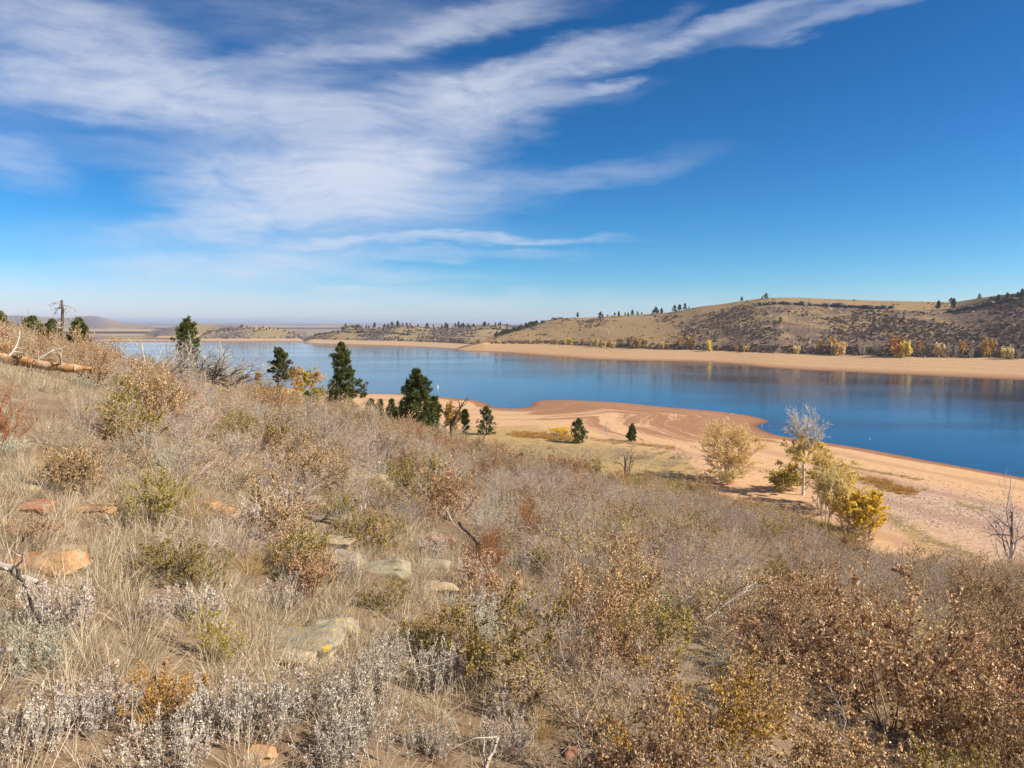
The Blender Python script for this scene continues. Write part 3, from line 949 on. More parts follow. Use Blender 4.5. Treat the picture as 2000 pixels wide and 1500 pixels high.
# ------------------------------------------------------------------ scattering what nobody could count
def scatter(name, meshes, pts, rot, scl, idx, label, cat):
    """one object of kind stuff: meshes set out on points by geometry nodes"""
    col = bpy.data.collections.new(name + '_pieces')
    for k, me in enumerate(meshes):
        o = bpy.data.objects.new('%s_piece_%s' % (name, 'abcdefghijklmnop'[k]), me)
        tag(o, kind='stuff')
        col.objects.link(o)
    me = bpy.data.meshes.new(name)
    me.vertices.add(len(pts))
    me.vertices.foreach_set('co', np.asarray(pts, np.float32).ravel())
    a = me.attributes.new('turn', 'FLOAT_VECTOR', 'POINT')
    a.data.foreach_set('vector', np.asarray(rot, np.float32).ravel())
    attr(me, 'size', scl)
    a = me.attributes.new('which', 'INT', 'POINT')
    a.data.foreach_set('value', np.asarray(idx, np.int32))
    o = new_obj(name, me)
    tag(o, label, cat, kind='stuff')
    ng = bpy.data.node_groups.new(name, 'GeometryNodeTree')
    ng.interface.new_socket('Geometry', in_out='INPUT', socket_type='NodeSocketGeometry')
    ng.interface.new_socket('Geometry', in_out='OUTPUT', socket_type='NodeSocketGeometry')
    gi, go = ng.nodes.new('NodeGroupInput'), ng.nodes.new('NodeGroupOutput')
    ci = ng.nodes.new('GeometryNodeCollectionInfo')
    ci.inputs['Collection'].default_value = col
    ci.inputs['Separate Children'].default_value = True
    ci.inputs['Reset Children'].default_value = True
    ip = ng.nodes.new('GeometryNodeInstanceOnPoints')

    def na(n, t):
        k = ng.nodes.new('GeometryNodeInputNamedAttribute')
        k.data_type = t
        k.inputs['Name'].default_value = n
        return k.outputs['Attribute']
    e2r = ng.nodes.new('FunctionNodeEulerToRotation')
    ng.links.new(na('turn', 'FLOAT_VECTOR'), e2r.inputs[0])
    ng.links.new(gi.outputs[0], ip.inputs['Points'])
    ng.links.new(ci.outputs[0], ip.inputs['Instance'])
    ip.inputs['Pick Instance'].default_value = True
    ng.links.new(na('which', 'INT'), ip.inputs['Instance Index'])
    ng.links.new(e2r.outputs[0], ip.inputs['Rotation'])
    ng.links.new(na('size', 'FLOAT'), ip.inputs['Scale'])
    ng.links.new(ip.outputs[0], go.inputs[0])
    md = o.modifiers.new('scatter', 'NODES')
    md.node_group = ng
    return o


def sector(g, n, r0, r1, a0=-50, a1=56):
    r = np.sqrt(g.uniform(r0 * r0, r1 * r1, n))
    a = np.radians(g.uniform(a0, a1, n))
    return r * np.sin(a), r * np.cos(a), r


def rots(g, n, tilt=.15):
    return np.stack([g.normal(0, tilt, n), g.normal(0, tilt, n), g.uniform(0, 6.28, n)], 1)

# ------------------------------------------------------------------ things
def thing(name, label, cat, loc, rz=0.0, group=None, scale=1.0):
    o = new_obj(name, None)
    o.empty_display_size = .3
    o.location = tuple(float(k) for k in loc)
    o.rotation_euler = (0, 0, rz)
    o.scale = (scale,) * 3
    return tag(o, label, cat, group)


def trunk_obj(pair, parent):
    t = new_obj('trunk', pair[0], parent)
    tag(new_obj('limbs', pair[1], t), kind='stuff')
    return t


def dist(p):
    return float(np.linalg.norm(np.asarray(p) - np.array([0, 0, CAMZ])))


def pine_meshes(seed, H, prof, cb=.12, r0=.16, nb=150, nt=12, ls=(.16, .30), lean=(0, 0), bark='bark', kids=4, droop=0., wf=.22):
    """a pine: trunk with limbs, and needles in tufts; prof gives the crown's reach to the left and right by height"""
    g = rs(seed)
    hs = np.linspace(0, 1, 9)
    tx = lean[0] * hs ** 1.6 + np.cumsum(g.normal(0, .012, 9)) * H * .3
    ty = lean[1] * hs + np.cumsum(g.normal(0, .012, 9)) * H * .3
    tp = np.stack([tx - tx[0], ty - ty[0], hs * H * .985], 1)
    tp[0, 2] = -.3
    tr = r0 * (1 - hs) ** .8 + .012
    segs = [(tp[:-1], tp[1:], tr[:-1], tr[1:], nrm(tp[1:] - tp[:-1]))]
    f = cb + (1 - cb) * (np.arange(nb) + g.uniform(0, 1, nb)) / nb
    f = np.sort(np.clip(f + g.normal(0, .012, nb), cb, .985))
    wh = max(9, int(H * 1.7)) if H > 1.5 else 9
    f = np.round(f * wh + g.normal(0, .13, nb)) / wh        # whorls, so that gaps show between layers
    f = np.clip(f, cb * .9, .99)
    az = g.uniform(0, 6.283, nb)
    pr = np.array(prof)
    rl, rr = np.interp(f, pr[:, 0], pr[:, 1]), np.interp(f, pr[:, 0], pr[:, 2])
    w = .5 + .5 * np.cos(az)
    L = (rl * (1 - w) + rr * w) * g.uniform(.5, 1.14, nb)
    el = np.radians(np.interp(f, [0, .35, .75, 1], [-14, 4, 26, 62]) + g.normal(0, 9, nb) - droop)
    D = np.stack([np.cos(az) * np.cos(el), np.sin(az) * np.cos(el), np.sin(el)], 1)
    P = np.stack([np.interp(f, hs, tp[:, 0]), np.interp(f, hs, tp[:, 1]), f * H * .985], 1)
    br = grow(g, P, D, L, np.maximum(.010, L * .016), [dict(nseg=4, wob=.09, up=.07, kids=kids, t0=.35, ang=(25, 60), lr=(.28, .5), rr=.6, rmin=.006), dict(nseg=2, wob=.15, up=.12)])
    segs += br
    V, Fq = seg_mesh(segs[:1], (8,))
    V2, F2 = seg_mesh(segs[1:], (4, 3))
    trunk = (mk_mesh('trunk', V, [Fq], [M[bark]], smooth=True), mk_mesh('limbs', V2, [F2], [M[bark]], smooth=True))
    tips1 = br[1][1][len(br[1][1]) // 2:]
    d1 = br[1][4][len(br[1][1]) // 2:]
    tips0 = br[0][1][-nb:]
    d0 = br[0][4][-nb:]
    mid, dm = br[1][1][:len(br[1][1]) // 2], br[1][4][:len(br[1][1]) // 2]
    T, DT = np.concatenate([tips1, tips0, mid]), np.concatenate([d1, d0, dm])
    T = T + rdir(g, len(T)) * .03 * H ** .5
    n = len(T) * nt
    TT, DD = np.repeat(T, nt, 0), np.repeat(DT, nt, 0)
    D = nrm(DD * .75 + rdir(g, n) * .95 + UP * .25)
    Ls = g.uniform(*ls, n)
    V, Fq = leaf_quads(TT - DD * .05 + rdir(g, n) * (ls[1] * .25), D, rdir(g, n), Ls, Ls * wf, .15)
    return trunk, mk_mesh('crown', V, [Fq], [M['needle']])


def pine(label, px, top, Y, prof_px, cb, seed, group=None, base=None, nb=150, **kw):
    """prof_px: (row, left column, right column) of the crown as seen, turned into metres at depth Y"""
    g = gpt(px, Y) if base is None else base
    z1 = at_y(px, top, Y)[2]
    H = (z1 - g[2]) * .965
    m = Y / F
    prof = []
    for py, xl, xr in prof_px:
        prof.append(((at_y(px, py, Y)[2] - g[2]) / H, max(.12, (px - xl) * m * .84), max(.12, (xr - px) * m * .84)))
    prof = sorted(prof)
    t, c = pine_meshes(seed, H, prof, cb if cb >= 0 else prof[0][0], nb=nb, **kw)
    o = thing('pine_tree', label, 'tree', g, 0, group)
    trunk_obj(t, o)
    new_obj('crown', c, o)
    return o


def broad_meshes(seed, H, spread, leafm, nleaf, barkm='cotton_bark', nst=1, r0=.14, ls=(.06, .12), zlo=.0, zhi=1.0, kids=(9, 6, 5), trunkf=.55, twr=.006, ang=(25, 55), wob=.10, tw_up=.06, lt=.25, t0=.28):
    g = rs(seed)
    P, D, L, R = stems0(g, nst, .12 * nst, 0, 6 + 10 * (nst > 1), H * trunkf * .92, H * trunkf, r0 / math.sqrt(nst))
    P[:, 2] = -.25
    segs = grow(g, P, D, L, R, [dict(nseg=6, wob=.05, up=.05, kids=kids[0], t0=t0, ang=ang, lr=(.5, .9), lt=lt, rr=.5, rmin=twr * 2.5, tip=.45),
                                dict(nseg=5, wob=wob, up=tw_up, kids=kids[1], t0=.2, ang=(22, 55), lr=(.3, .62), rr=.5, rmin=twr * 1.5),
                                dict(nseg=3, wob=.13, up=tw_up, kids=kids[2], t0=.1, ang=(20, 60), lr=(.35, .75), rr=.6, rmin=twr),
                                dict(nseg=2, wob=.16, up=tw_up, tip=.6)])
    sx = spread / max(np.percentile(np.abs(segs[3][1][:, :2]), 96), .1)
    sz = H / max(segs[3][1][:, 2].max(), .1)
    for s_ in segs:
        for a in (s_[0], s_[1]):
            a[:, :2] *= sx
            a[:, 2] *= sz
    V, Fq = seg_mesh(segs[:1], (8,))
    V2, F2 = seg_mesh(segs[1:], (5, 3, 3))
    wood = (mk_mesh('trunk', V, [Fq], [M[barkm]], smooth=True), mk_mesh('limbs', V2, [F2], [M[barkm]], smooth=True))
    if not nleaf:
        return wood, None
    p1, d1 = along(g, segs[3], int(nleaf * .75))
    p2, d2 = along(g, segs[2], nleaf - len(p1))
    P, D = np.concatenate([p1, p2]), np.concatenate([d1, d2])
    k = (P[:, 2] >= zlo * H) & (P[:, 2] <= zhi * H * g.uniform(.8, 1.1, len(P)))
    P, D = P[k], D[k]
    n = len(P)
    Ls = g.uniform(*ls, n)
    V, Fq = leaf_quads(P, nrm(D * .4 + rdir(g, n)), rdir(g, n), Ls, Ls * g.uniform(.6, .9, n), .2)
    return wood, mk_mesh('crown', V, [Fq], [M[leafm]])


def broad(label, px, top, base_py, width_px, seed, name='cottonwood_tree', base=None, group=None, **kw):
    p = hit(px, base_py) if base is None else base
    H = at_y(px, top, p[1])[2] - p[2]
    w, l = broad_meshes(seed, H, width_px / 2 * p[1] / F, **kw)
    o = thing(name, label, 'tree', p, 0, group)
    trunk_obj(w, o)
    if l:
        new_obj('crown', l, o)
    return o


def build_pines():
    pine('rounded pine standing alone on the left crest against the water', 366, 628, 72, [(632, 355, 380), (645, 343, 388), (660, 335, 394), (680, 332, 398), (692, 338, 395), (705, 350, 388)], -1, 101, nb=76, nt=26, kids=4)
    pine('tall pine with bare lower trunk in front of the yellow trees', 538, 677, 95, [(681, 530, 548), (695, 520, 558), (715, 516, 566), (735, 518, 572), (748, 528, 570)], -1, 102, nb=76, nt=26, kids=4, lean=(.35, 0), r0=.26)
    pine('tallest dark green pine with skirt of low limbs at centre left', 664, 671, 68, [(676, 652, 676), (690, 646, 684), (706, 640, 690), (722, 648, 688), (740, 650, 697), (757, 640, 708), (775, 632, 716), (790, 624, 722), (800, 630, 720), (815, 640, 715)], -1, 103, nb=120, nt=26, kids=4, lean=(.15, 0))
    pine('broad pointed pine right of the tallest one with grey lower limbs', 813, 723, 60, [(728, 805, 822), (742, 797, 834), (757, 788, 842), (770, 782, 850), (785, 776, 858), (800, 774, 864), (815, 776, 866), (838, 780, 862)], -1, 104, nb=105, nt=26, kids=4)
    sm = [('small bushy pine on the sand left of the tallest pine', 598, 767, 88, 30, 788), ('low pine tucked under the right side of the tallest pine', 722, 783, 70, 30, 815),
          ('slim young pine between the two big centre pines', 742, 781, 76, 22, 812), ('young pine leaning on the left flank of the pointed pine', 763, 781, 74, 26, 815),
          ('dense young pine on the right flank of the pointed pine', 846, 778, 62, 44, 826), ('little pine beside the burnt snag', 909, 800, 70, 18, 824),
          ('ragged low pine at the foot of the pointed pine', 782, 800, 64, 34, 832)]
    for k, (lab, px, top, Y, w, bot) in enumerate(sm):
        pine(lab, px, top, Y, [(top + 4, px - w * .2, px + w * .2), ((top + bot) / 2, px - w * .42, px + w * .42), (bot - 4, px - w * .5, px + w * .5), (bot + 14, px - w * .45, px + w * .45)], -1, 120 + k, nb=64, nt=16, r0=.09)
    fl = [('compact dark pine on the grassy flat nearest the burnt snag', 950, 797, 850, 46, .8), ('compact dark pine in the middle of the grassy flat', 1130, 820, 866, 42, .8), ('smallest cone-shaped pine on the edge of the beach', 1234, 830, 863, 28, .6)]
    for k, (lab, px, top, bot, w, cbp) in enumerate(fl):
        b = hit(px, bot)
        pr = [(top + 3, px - w * .18, px + w * .16), (top + 14, px - w * .36, px + w * .32), ((top + bot) / 2 + 4, px - w * .5, px + w * .46), (bot - 7, px - w * .46, px + w * .5), (bot - 2, px - w * .3, px + w * .3)]
        if k == 2:
            pr = [(top + 3, px - w * .15, px + w * .15), ((top + bot) / 2, px - w * .36, px + w * .36), (bot - 7, px - w * .48, px + w * .5), (bot - 3, px - w * .3, px + w * .3)]
        pine(lab, px, top, b[1], pr, -1, 140 + k, base=b, nb=95, nt=18, r0=.10, ls=(.18, .32))
    lf = [('wide low pine behind the left crest, farthest left but one', 66, 622, 62, 50, 655), ('pine just left of the dead snag', 104, 627, 58, 34, 662), ('pointed pine just right of the dead snag', 156, 625, 55, 44, 668), ('pine cut by the left edge of the view', 3, 611, 60, 34, 640)]
    for k, (lab, px, top, Y, w, bot) in enumerate(lf):
        pine(lab, px, top, Y, [(top + 3, px - w * .16, px + w * .16), ((top + bot) / 2, px - w * .38, px + w * .38), (bot - 4, px - w * .5, px + w * .5), (bot + 25, px - w * .45, px + w * .45)], -1, 160 + k, nb=76, nt=16, r0=.10)
    for k, (px, py) in enumerate([(1018, 862), (972, 866)]):
        b = at_z(px, py + 7, 4.0) if k else gpt(px, 60)
        b = gpt(px, 48 + 8 * k)
        H = .9
        t, c = pine_meshes(170 + k, H, [(.1, .35, .35), (.6, .3, .3), (1, .1, .1)], .1, nb=26, nt=8, r0=.03, ls=(.10, .18))
        o = thing('pine_sapling', ['pine sapling on the brush crest right of the burnt snag', 'second pine sapling on the crest, nearer the burnt snag'][k], 'tree', b)
        trunk_obj(t, o)
        new_obj('crown', c, o)


def globe_cottonwood():
    """a bare round head of pale twigs over a loose skirt of yellow leaves"""
    g = rs(201)
    p = hit(1568, 968)
    H = at_y(1568, 797, p[1])[2] - p[2]
    o = thing('cottonwood_tree', 'tall cottonwood with white leafless top and yellow lower leaves on the beach', 'tree', p)
    tp = np.array([(0, 0, -.3), (.05, 0, H * .2), (-.03, .04, H * .4), (.04, 0, H * .56), (.1, 0, H * .72)])
    t = wood_obj('trunk', [path_segs(tp, [.22, .19, .16, .11, .05])], (9,), 'white_bark', o)

    def limbs(n, zc, rx, rz, z0, z1):
        d = rdir(g, n)
        tgt = np.array([0, 0, zc * H]) + d * np.array([rx, rx, rz]) * H * g.uniform(.8, 1.0, (n, 1))
        org = np.stack([np.interp(q, tp[:, 2], tp[:, 0]) * np.ones(1) for q in g.uniform(z0, z1, n) * H]).ravel()
        org = np.stack([org, np.zeros(n), np.minimum(g.uniform(z0, z1, n) * H, tgt[:, 2])], 1)
        v = tgt - org
        L = np.linalg.norm(v, axis=1)
        return grow(g, org, nrm(v), L, np.full(n, .045), [dict(nseg=5, wob=.07, kids=9, t0=.35, ang=(20, 50), lr=(.22, .42), rr=.5, rmin=.024), dict(nseg=3, wob=.12, kids=6, t0=.15, ang=(20, 50), lr=(.4, .8), rr=.7, rmin=.018), dict(nseg=2, wob=.12, tip=.7)])
    top = limbs(34, .78, .225, .215, .5, .7)
    low = limbs(30, .45, .27, .24, .22, .58)
    V, Fq = seg_mesh(top, (5, 3, 3))
    tag(new_obj('bare_crown', mk_mesh('bare_crown', V, [Fq], [M['white_bark']], smooth=True), t), 'round white leafless head', kind='stuff')
    V, Fq = seg_mesh(low[:2], (5, 3))
    tag(new_obj('limbs', mk_mesh('limbs', V, [Fq], [M['white_bark']], smooth=True), t), kind='stuff')
    n = 17000
    P, D = along(g, low[2], n)
    Ls = g.uniform(.10, .20, n)
    V, Fq = leaf_quads(P, nrm(D * .4 + rdir(g, n)), rdir(g, n), Ls, Ls * .75, .2)
    new_obj('crown', mk_mesh('crown', V, [Fq], [M['pale_yellow_leaf']]), o)


def build_broadleaf():
    globe_cottonwood()
    broad('pale cream-leaved twin cottonwood at the left end of the sand path', 1418, 812, 940, 112, 202, leafm='cream_leaf', nleaf=24000, nst=4, r0=.2, ls=(.10, .19), kids=(10, 8, 6), twr=.014, t0=.15)
    broad('bright yellow cottonwood in front of the gravel beach', 1688, 946, 1046, 84, 203, leafm='yellow_leaf', nleaf=22000, nst=5, r0=.13, ls=(.11, .20), twr=.010, kids=(8, 5, 4), trunkf=.62, t0=.05, ang=(30, 70), wob=.22)
    broad('slim pale sapling left of the bright yellow cottonwood', 1612, 905, 1030, 60, 204, leafm='cream_leaf', nleaf=5000, nst=4, r0=.08, ls=(.10, .18), twr=.013)
    broad('yellow-leaved stem rising behind the tall white-topped cottonwood', 1600, 870, 985, 56, 205, leafm='pale_yellow_leaf', nleaf=8000, nst=3, r0=.1, ls=(.12, .22), zhi=.9)
    broad('wide pale yellow skirt of shoots right of the white-topped cottonwood', 1622, 888, 1000, 100, 211, leafm='pale_yellow_leaf', nleaf=15000, nst=6, r0=.10, ls=(.10, .18), twr=.007, kids=(7, 5, 4), trunkf=.5, t0=.1, ang=(30, 75), barkm='cotton_bark')
    broad('pale thin-leaved shoots between the skirt and the yellow cottonwood', 1648, 935, 1040, 80, 212, leafm='cream_leaf', nleaf=8000, nst=6, r0=.08, ls=(.09, .16), twr=.007, kids=(6, 5, 4), trunkf=.55, t0=.1)
    broad('olive and gold bush at the foot of the white-topped cottonwood', 1538, 912, 958, 66, 206, name='leafy_bush', leafm='yellow_olive', nleaf=13000, nst=7, r0=.1, trunkf=.45, ls=(.10, .18), ang=(30, 70))
    broad('small pale bush on the sand just right of the cream cottonwood', 1462, 885, 912, 40, 207, name='leafy_bush', leafm='cream_leaf', nleaf=3000, nst=6, r0=.08, trunkf=.45, ls=(.08, .15), ang=(30, 70))
    broad('loose cream bush at the foot of the cream cottonwood', 1405, 910, 946, 60, 208, name='leafy_bush', leafm='cream_leaf', nleaf=5500, nst=6, r0=.08, trunkf=.45, ls=(.09, .16), ang=(30, 70))
    broad('leafless tree cut by the right edge of the view', 1988, 912, 1062, 120, 209, name='bare_tree', base=gpt(1990, 47), leafm='tan', nleaf=0, barkm='bare', r0=.15, kids=(11, 6, 4), twr=.009, ang=(30, 75), wob=.2, trunkf=.48)
    base = lambda px, Y: gpt(px, Y)
    for k, (lab, px, top, Y, w, lm, n, st) in enumerate([
            ('golden-leaved tree hidden half behind the bare-trunked pine', 578, 708, 232, 32, 'gold', 6000, 2), ('yellow-green tree left of the pair on the left sand', 597, 716, 238, 26, 'lime_leaf', 6000, 2),
            ('greyish half-bare tree right of the pair on the left sand', 612, 709, 240, 40, 'cream_leaf', 5000, 3), ('thin orange sapling left of the bare-trunked pine', 502, 716, 236, 16, 'orange_leaf', 2000, 2),
            ('round yellow-green bush on the left sand', 620, 752, 214, 24, 'lime_leaf', 4500, 7), ('amber bush left of the bare-trunked pine', 498, 748, 205, 36, 'gold', 5000, 7),
            ('golden tree peeking out behind the burnt snag', 884, 776, 150, 40, 'gold', 6000, 3)]):
        broad(lab, px, top, 0, w, 220 + k, base=base(px, Y), leafm=lm, nleaf=n, nst=st, r0=.14, ls=(.20, .36), kids=(7, 5, 4), twr=.02, name='leafy_bush' if 'bush' in lab else 'autumn_tree')
    broad('golden bush beside the middle pine of the grassy flat', 1093, 832, 0, 40, 231, base=hit(1093, 851), leafm='yellow_leaf', nleaf=4500, nst=9, r0=.06, trunkf=.5, ls=(.12, .2), name='leafy_bush')
    broad('small blackened bare tree standing on the lower slope', 1225, 873, 0, 46, 232, base=gpt(1225, 44), leafm='tan', nleaf=0, barkm='char', r0=.07, kids=(7, 4, 3), twr=.008, ang=(35, 75), wob=.2, name='bare_tree')
    broad('small grey bare tree left of the blackened one', 1155, 866, 0, 40, 233, base=gpt(1155, 42), leafm='tan', nleaf=0, barkm='bare', r0=.06, kids=(7, 4, 3), twr=.006, ang=(25, 60), name='bare_tree')
    broad('wispy white sapling between the two flat pines', 1183, 823, 0, 22, 234, base=hit(1183, 858), leafm='cream_leaf', nleaf=200, nst=2, barkm='white_bark', r0=.05, kids=(6, 4, 2), twr=.012, name='bare_tree')


def wood_obj(name, segs, sides, m, parent=None):
    V, Fq = seg_mesh(segs, sides)
    o = new_obj(name, mk_mesh(name, V, [Fq], [M[m]], smooth=True), parent)
    return tag(o, kind='stuff') if name in ('limbs', 'twigs') else o


def path_segs(pts, radii):
    p, r = np.array(pts, float), np.array(radii, float)
    return (p[:-1], p[1:], r[:-1], r[1:], nrm(p[1:] - p[:-1]))


def build_deadwood():
    g = rs(77)
    # standing snag on the left skyline
    b = gpt(124, 52)
    H = at_y(124, 586, 52)[2] - b[2]
    o = thing('dead_snag', 'weathered dead pine snag with drooping bare limbs on left skyline', 'dead tree', b)
    tp = np.array([(-.12, 0, -.3), (-.06, 0, H * .35), (.0, 0, H * .6), (.06, .02, H * .85), (.05, .02, H)])
    wood_obj('trunk', [path_segs(tp, [.14, .11, .10, .085, .07])], (9,), 'bark', o)
    n = 15
    f = np.concatenate([g.uniform(.86, .99, 9), g.uniform(.45, .85, n - 9)])
    az = np.concatenate([[3.1, 2.8, 3.4, .1, -.2, .4, 2.5, .0, 3.0], g.uniform(0, 6.28, n - 9)])
    D = np.stack([np.cos(az), np.sin(az), g.uniform(-.1, .25, n)], 1)
    P = np.stack([np.full(n, .03), np.zeros(n), f * H], 1)
    br = grow(g, P, nrm(D), g.uniform(.55, 1.05, n), np.full(n, .028), [dict(nseg=6, wob=.16, up=-.13, kids=4, lr=(.3, .6), rr=.6, rmin=.012), dict(nseg=3, wob=.2, up=-.05, kids=3, lr=(.4, .7), rmin=.009), dict(nseg=2, wob=.2)])
    wood_obj('limbs', br, (5, 4, 3), 'pale', o)
    # a leaning burnt pole far left
    b = gpt(46, 60)
    o = thing('dead_snag', 'short thin dark dead stem left of the snag on skyline', 'dead tree', b)
    wood_obj('trunk', [path_segs([(0, 0, -.2), (.02, 0, .8), (.0, 0, at_y(46, 618, 60)[2] - b[2])], [.05, .04, .02])], (6,), 'char', o)
    # burnt pine remains right of the pointed pine
    b = gpt(884, 40)
    o = thing('burnt_snag', 'burnt curved snag rising above a tangle of grey dead limbs', 'dead tree', b)
    m = 40 / F
    pts = [((x - 884) * m, 0, at_y(884, y, 40)[2] - b[2]) for x, y in ((884, 905), (881, 850), (880, 832), (890, 812), (900, 795), (911, 777))]
    wood_obj('trunk', [path_segs(pts, [.10, .09, .085, .06, .04, .015])], (8,), 'char', o)
    n = 9
    f = g.uniform(0, 1, n)
    P = np.array(pts)[np.minimum((f * 3 + 2).astype(int), 4)]
    az = g.uniform(0, 6.28, n)
    wood_obj('limbs', grow(g, P, nrm(np.stack([np.cos(az), np.sin(az), np.full(n, .4)], 1)), g.uniform(.3, .8, n), np.full(n, .018), [dict(nseg=4, wob=.2, kids=4, lr=(.3, .6), rmin=.007), dict(nseg=2, wob=.2)]), (4, 3), 'char', o)
    for k, (lab, px, Y, wpx, mt, nst) in enumerate([('sprawling grey dead limbs below the burnt snag', 850, 36, 120, 'pale', 16), ('dark fallen limbs on the brush right below the burnt snag', 905, 35, 90, 'char', 9)]):
        b = gpt(px, Y)
        o = thing('fallen_branches', lab, 'dead branches', b)
        w = wpx * Y / F / 2
        an = g.uniform(0, 6.28, nst)
        D = nrm(np.stack([np.cos(an), np.sin(an) * .6, g.uniform(.15, .75, nst)], 1))
        br = grow(g, np.concatenate([g.normal(0, w * .25, (nst, 2)), np.full((nst, 1), .15)], 1), D, g.uniform(.6, 1.1, nst) * w, np.full(nst, .035), [dict(nseg=5, wob=.2, up=-.06, kids=6, lr=(.3, .6), rr=.55, rmin=.010), dict(nseg=4, wob=.25, kids=4, lr=(.3, .7), rmin=.007), dict(nseg=2, wob=.25)])
        wood_obj('limbs', br, (5, 4, 3), mt, o)
    # heap: fallen dead tree crown on the left crest
    for k, (lab, px, Y, D0, L0, mt, n) in enumerate([
            ('fallen dead tree with a fan of grey limbs on the left crest', 268, 24.5, (1, .15, -.02), 3.2, 'pale', 84),
            ('dark broken limbs under the fallen dead tree', 322, 23, (1, .0, -.06), 2.3, 'char', 36),
            ('bleached branching deadwood sticking up left of the fallen tree', 285, 24, (-.2, .2, 1), 1.2, 'pale', 9)]):
        b = gpt(px, Y)
        o = thing('fallen_branches', lab, 'dead tree', b)
        tp = np.array([np.array(D0) * L0 * q + np.array([0, 0, .25 + .1 * math.sin(q * 5)]) for q in np.linspace(0, 1, 6)])
        if k == 0:
            for q in (.3, .6, .9):
                ROCKS_XY.append((b[0] + L0 * q, b[1], .7, 1.5))
        ts = path_segs(tp, np.linspace(.03 if k == 2 else .075, .015, 6))
        wood_obj('trunk', [ts], (7,), mt, o)
        i = g.randint(0, 5, n)
        D = nrm(np.array(D0) * .8 + np.stack([g.normal(0, .5, n), g.normal(0, .6, n), g.uniform(.0, 1.0 if k == 2 else .48, n)], 1))
        br = grow(g, tp[i], D, g.uniform(.5, 1.35, n) * L0 / 2.4, np.full(n, .018 if k == 2 else .021), [dict(nseg=6, wob=.15, up=.02, kids=6, t0=.3, lr=(.25, .5), rr=.5, rmin=.008), dict(nseg=4, wob=.2, kids=3, lr=(.35, .7), rmin=.005), dict(nseg=2, wob=.2)])
        wood_obj('limbs', br, (5, 4, 3), mt, o)
    # split log on the left
    b = hit(75, 738)
    b[2] += .12
    d = dist(b)
    o = thing('fallen_log', 'orange-brown split log with broken grey limbs lying on left slope', 'log', b)
    w = d / F
    pts = [(-110 * w, .3, .22), (-60 * w, .1, .2), (-10 * w, 0, .12), (40 * w, 0, .06), (85 * w, .1, .03)]
    tq = np.linspace(0, 1, 15)
    cur = np.stack([np.interp(tq, np.linspace(0, 1, 5), np.array(pts)[:, a]) for a in range(3)], 1) + rs(8).normal(0, 1.6 * w, (15, 3))
    me_s = path_segs(cur, np.interp(tq, [0, .5, .8, 1], [10 * w, 9 * w, 7 * w, 3 * w]) * rs(9).uniform(.8, 1.2, 15))
    lo = wood_obj('log_body', [me_s], (10,), 'log', o)
    for q in (-70, -20, 30, 75):
        ROCKS_XY.append((b[0] + q * w, b[1], 34 * w, 4.0))
    n = 10
    i = g.randint(0, 4, n)
    br = grow(g, np.array(pts)[i], nrm(np.stack([g.uniform(-.3, 1.2, n), g.normal(0, .5, n), g.uniform(-.2, .5, n)], 1)), g.uniform(25, 70, n) * w, np.full(n, 2.2 * w), [dict(nseg=5, wob=.15, kids=3, lr=(.3, .6), rmin=.006), dict(nseg=3, wob=.2)])
    wood_obj('limbs', br, (5, 4), 'pale', o)
    b = hit(150, 720)
    o = thing('fallen_branches', 'forked dark dead limb lying at the right end of the log', 'dead branches', b)
    br = grow(g, np.array([[-.3, 0, .05], [0, 0, .1]]), nrm(np.array([[1, .1, .12], [1, -.1, .3]])), np.array([1.3, .8]), np.array([.05, .03]), [dict(nseg=6, wob=.12, kids=5, lr=(.3, .6), rmin=.01), dict(nseg=3, wob=.2)])
    wood_obj('limbs', br, (6, 4), 'char', o)
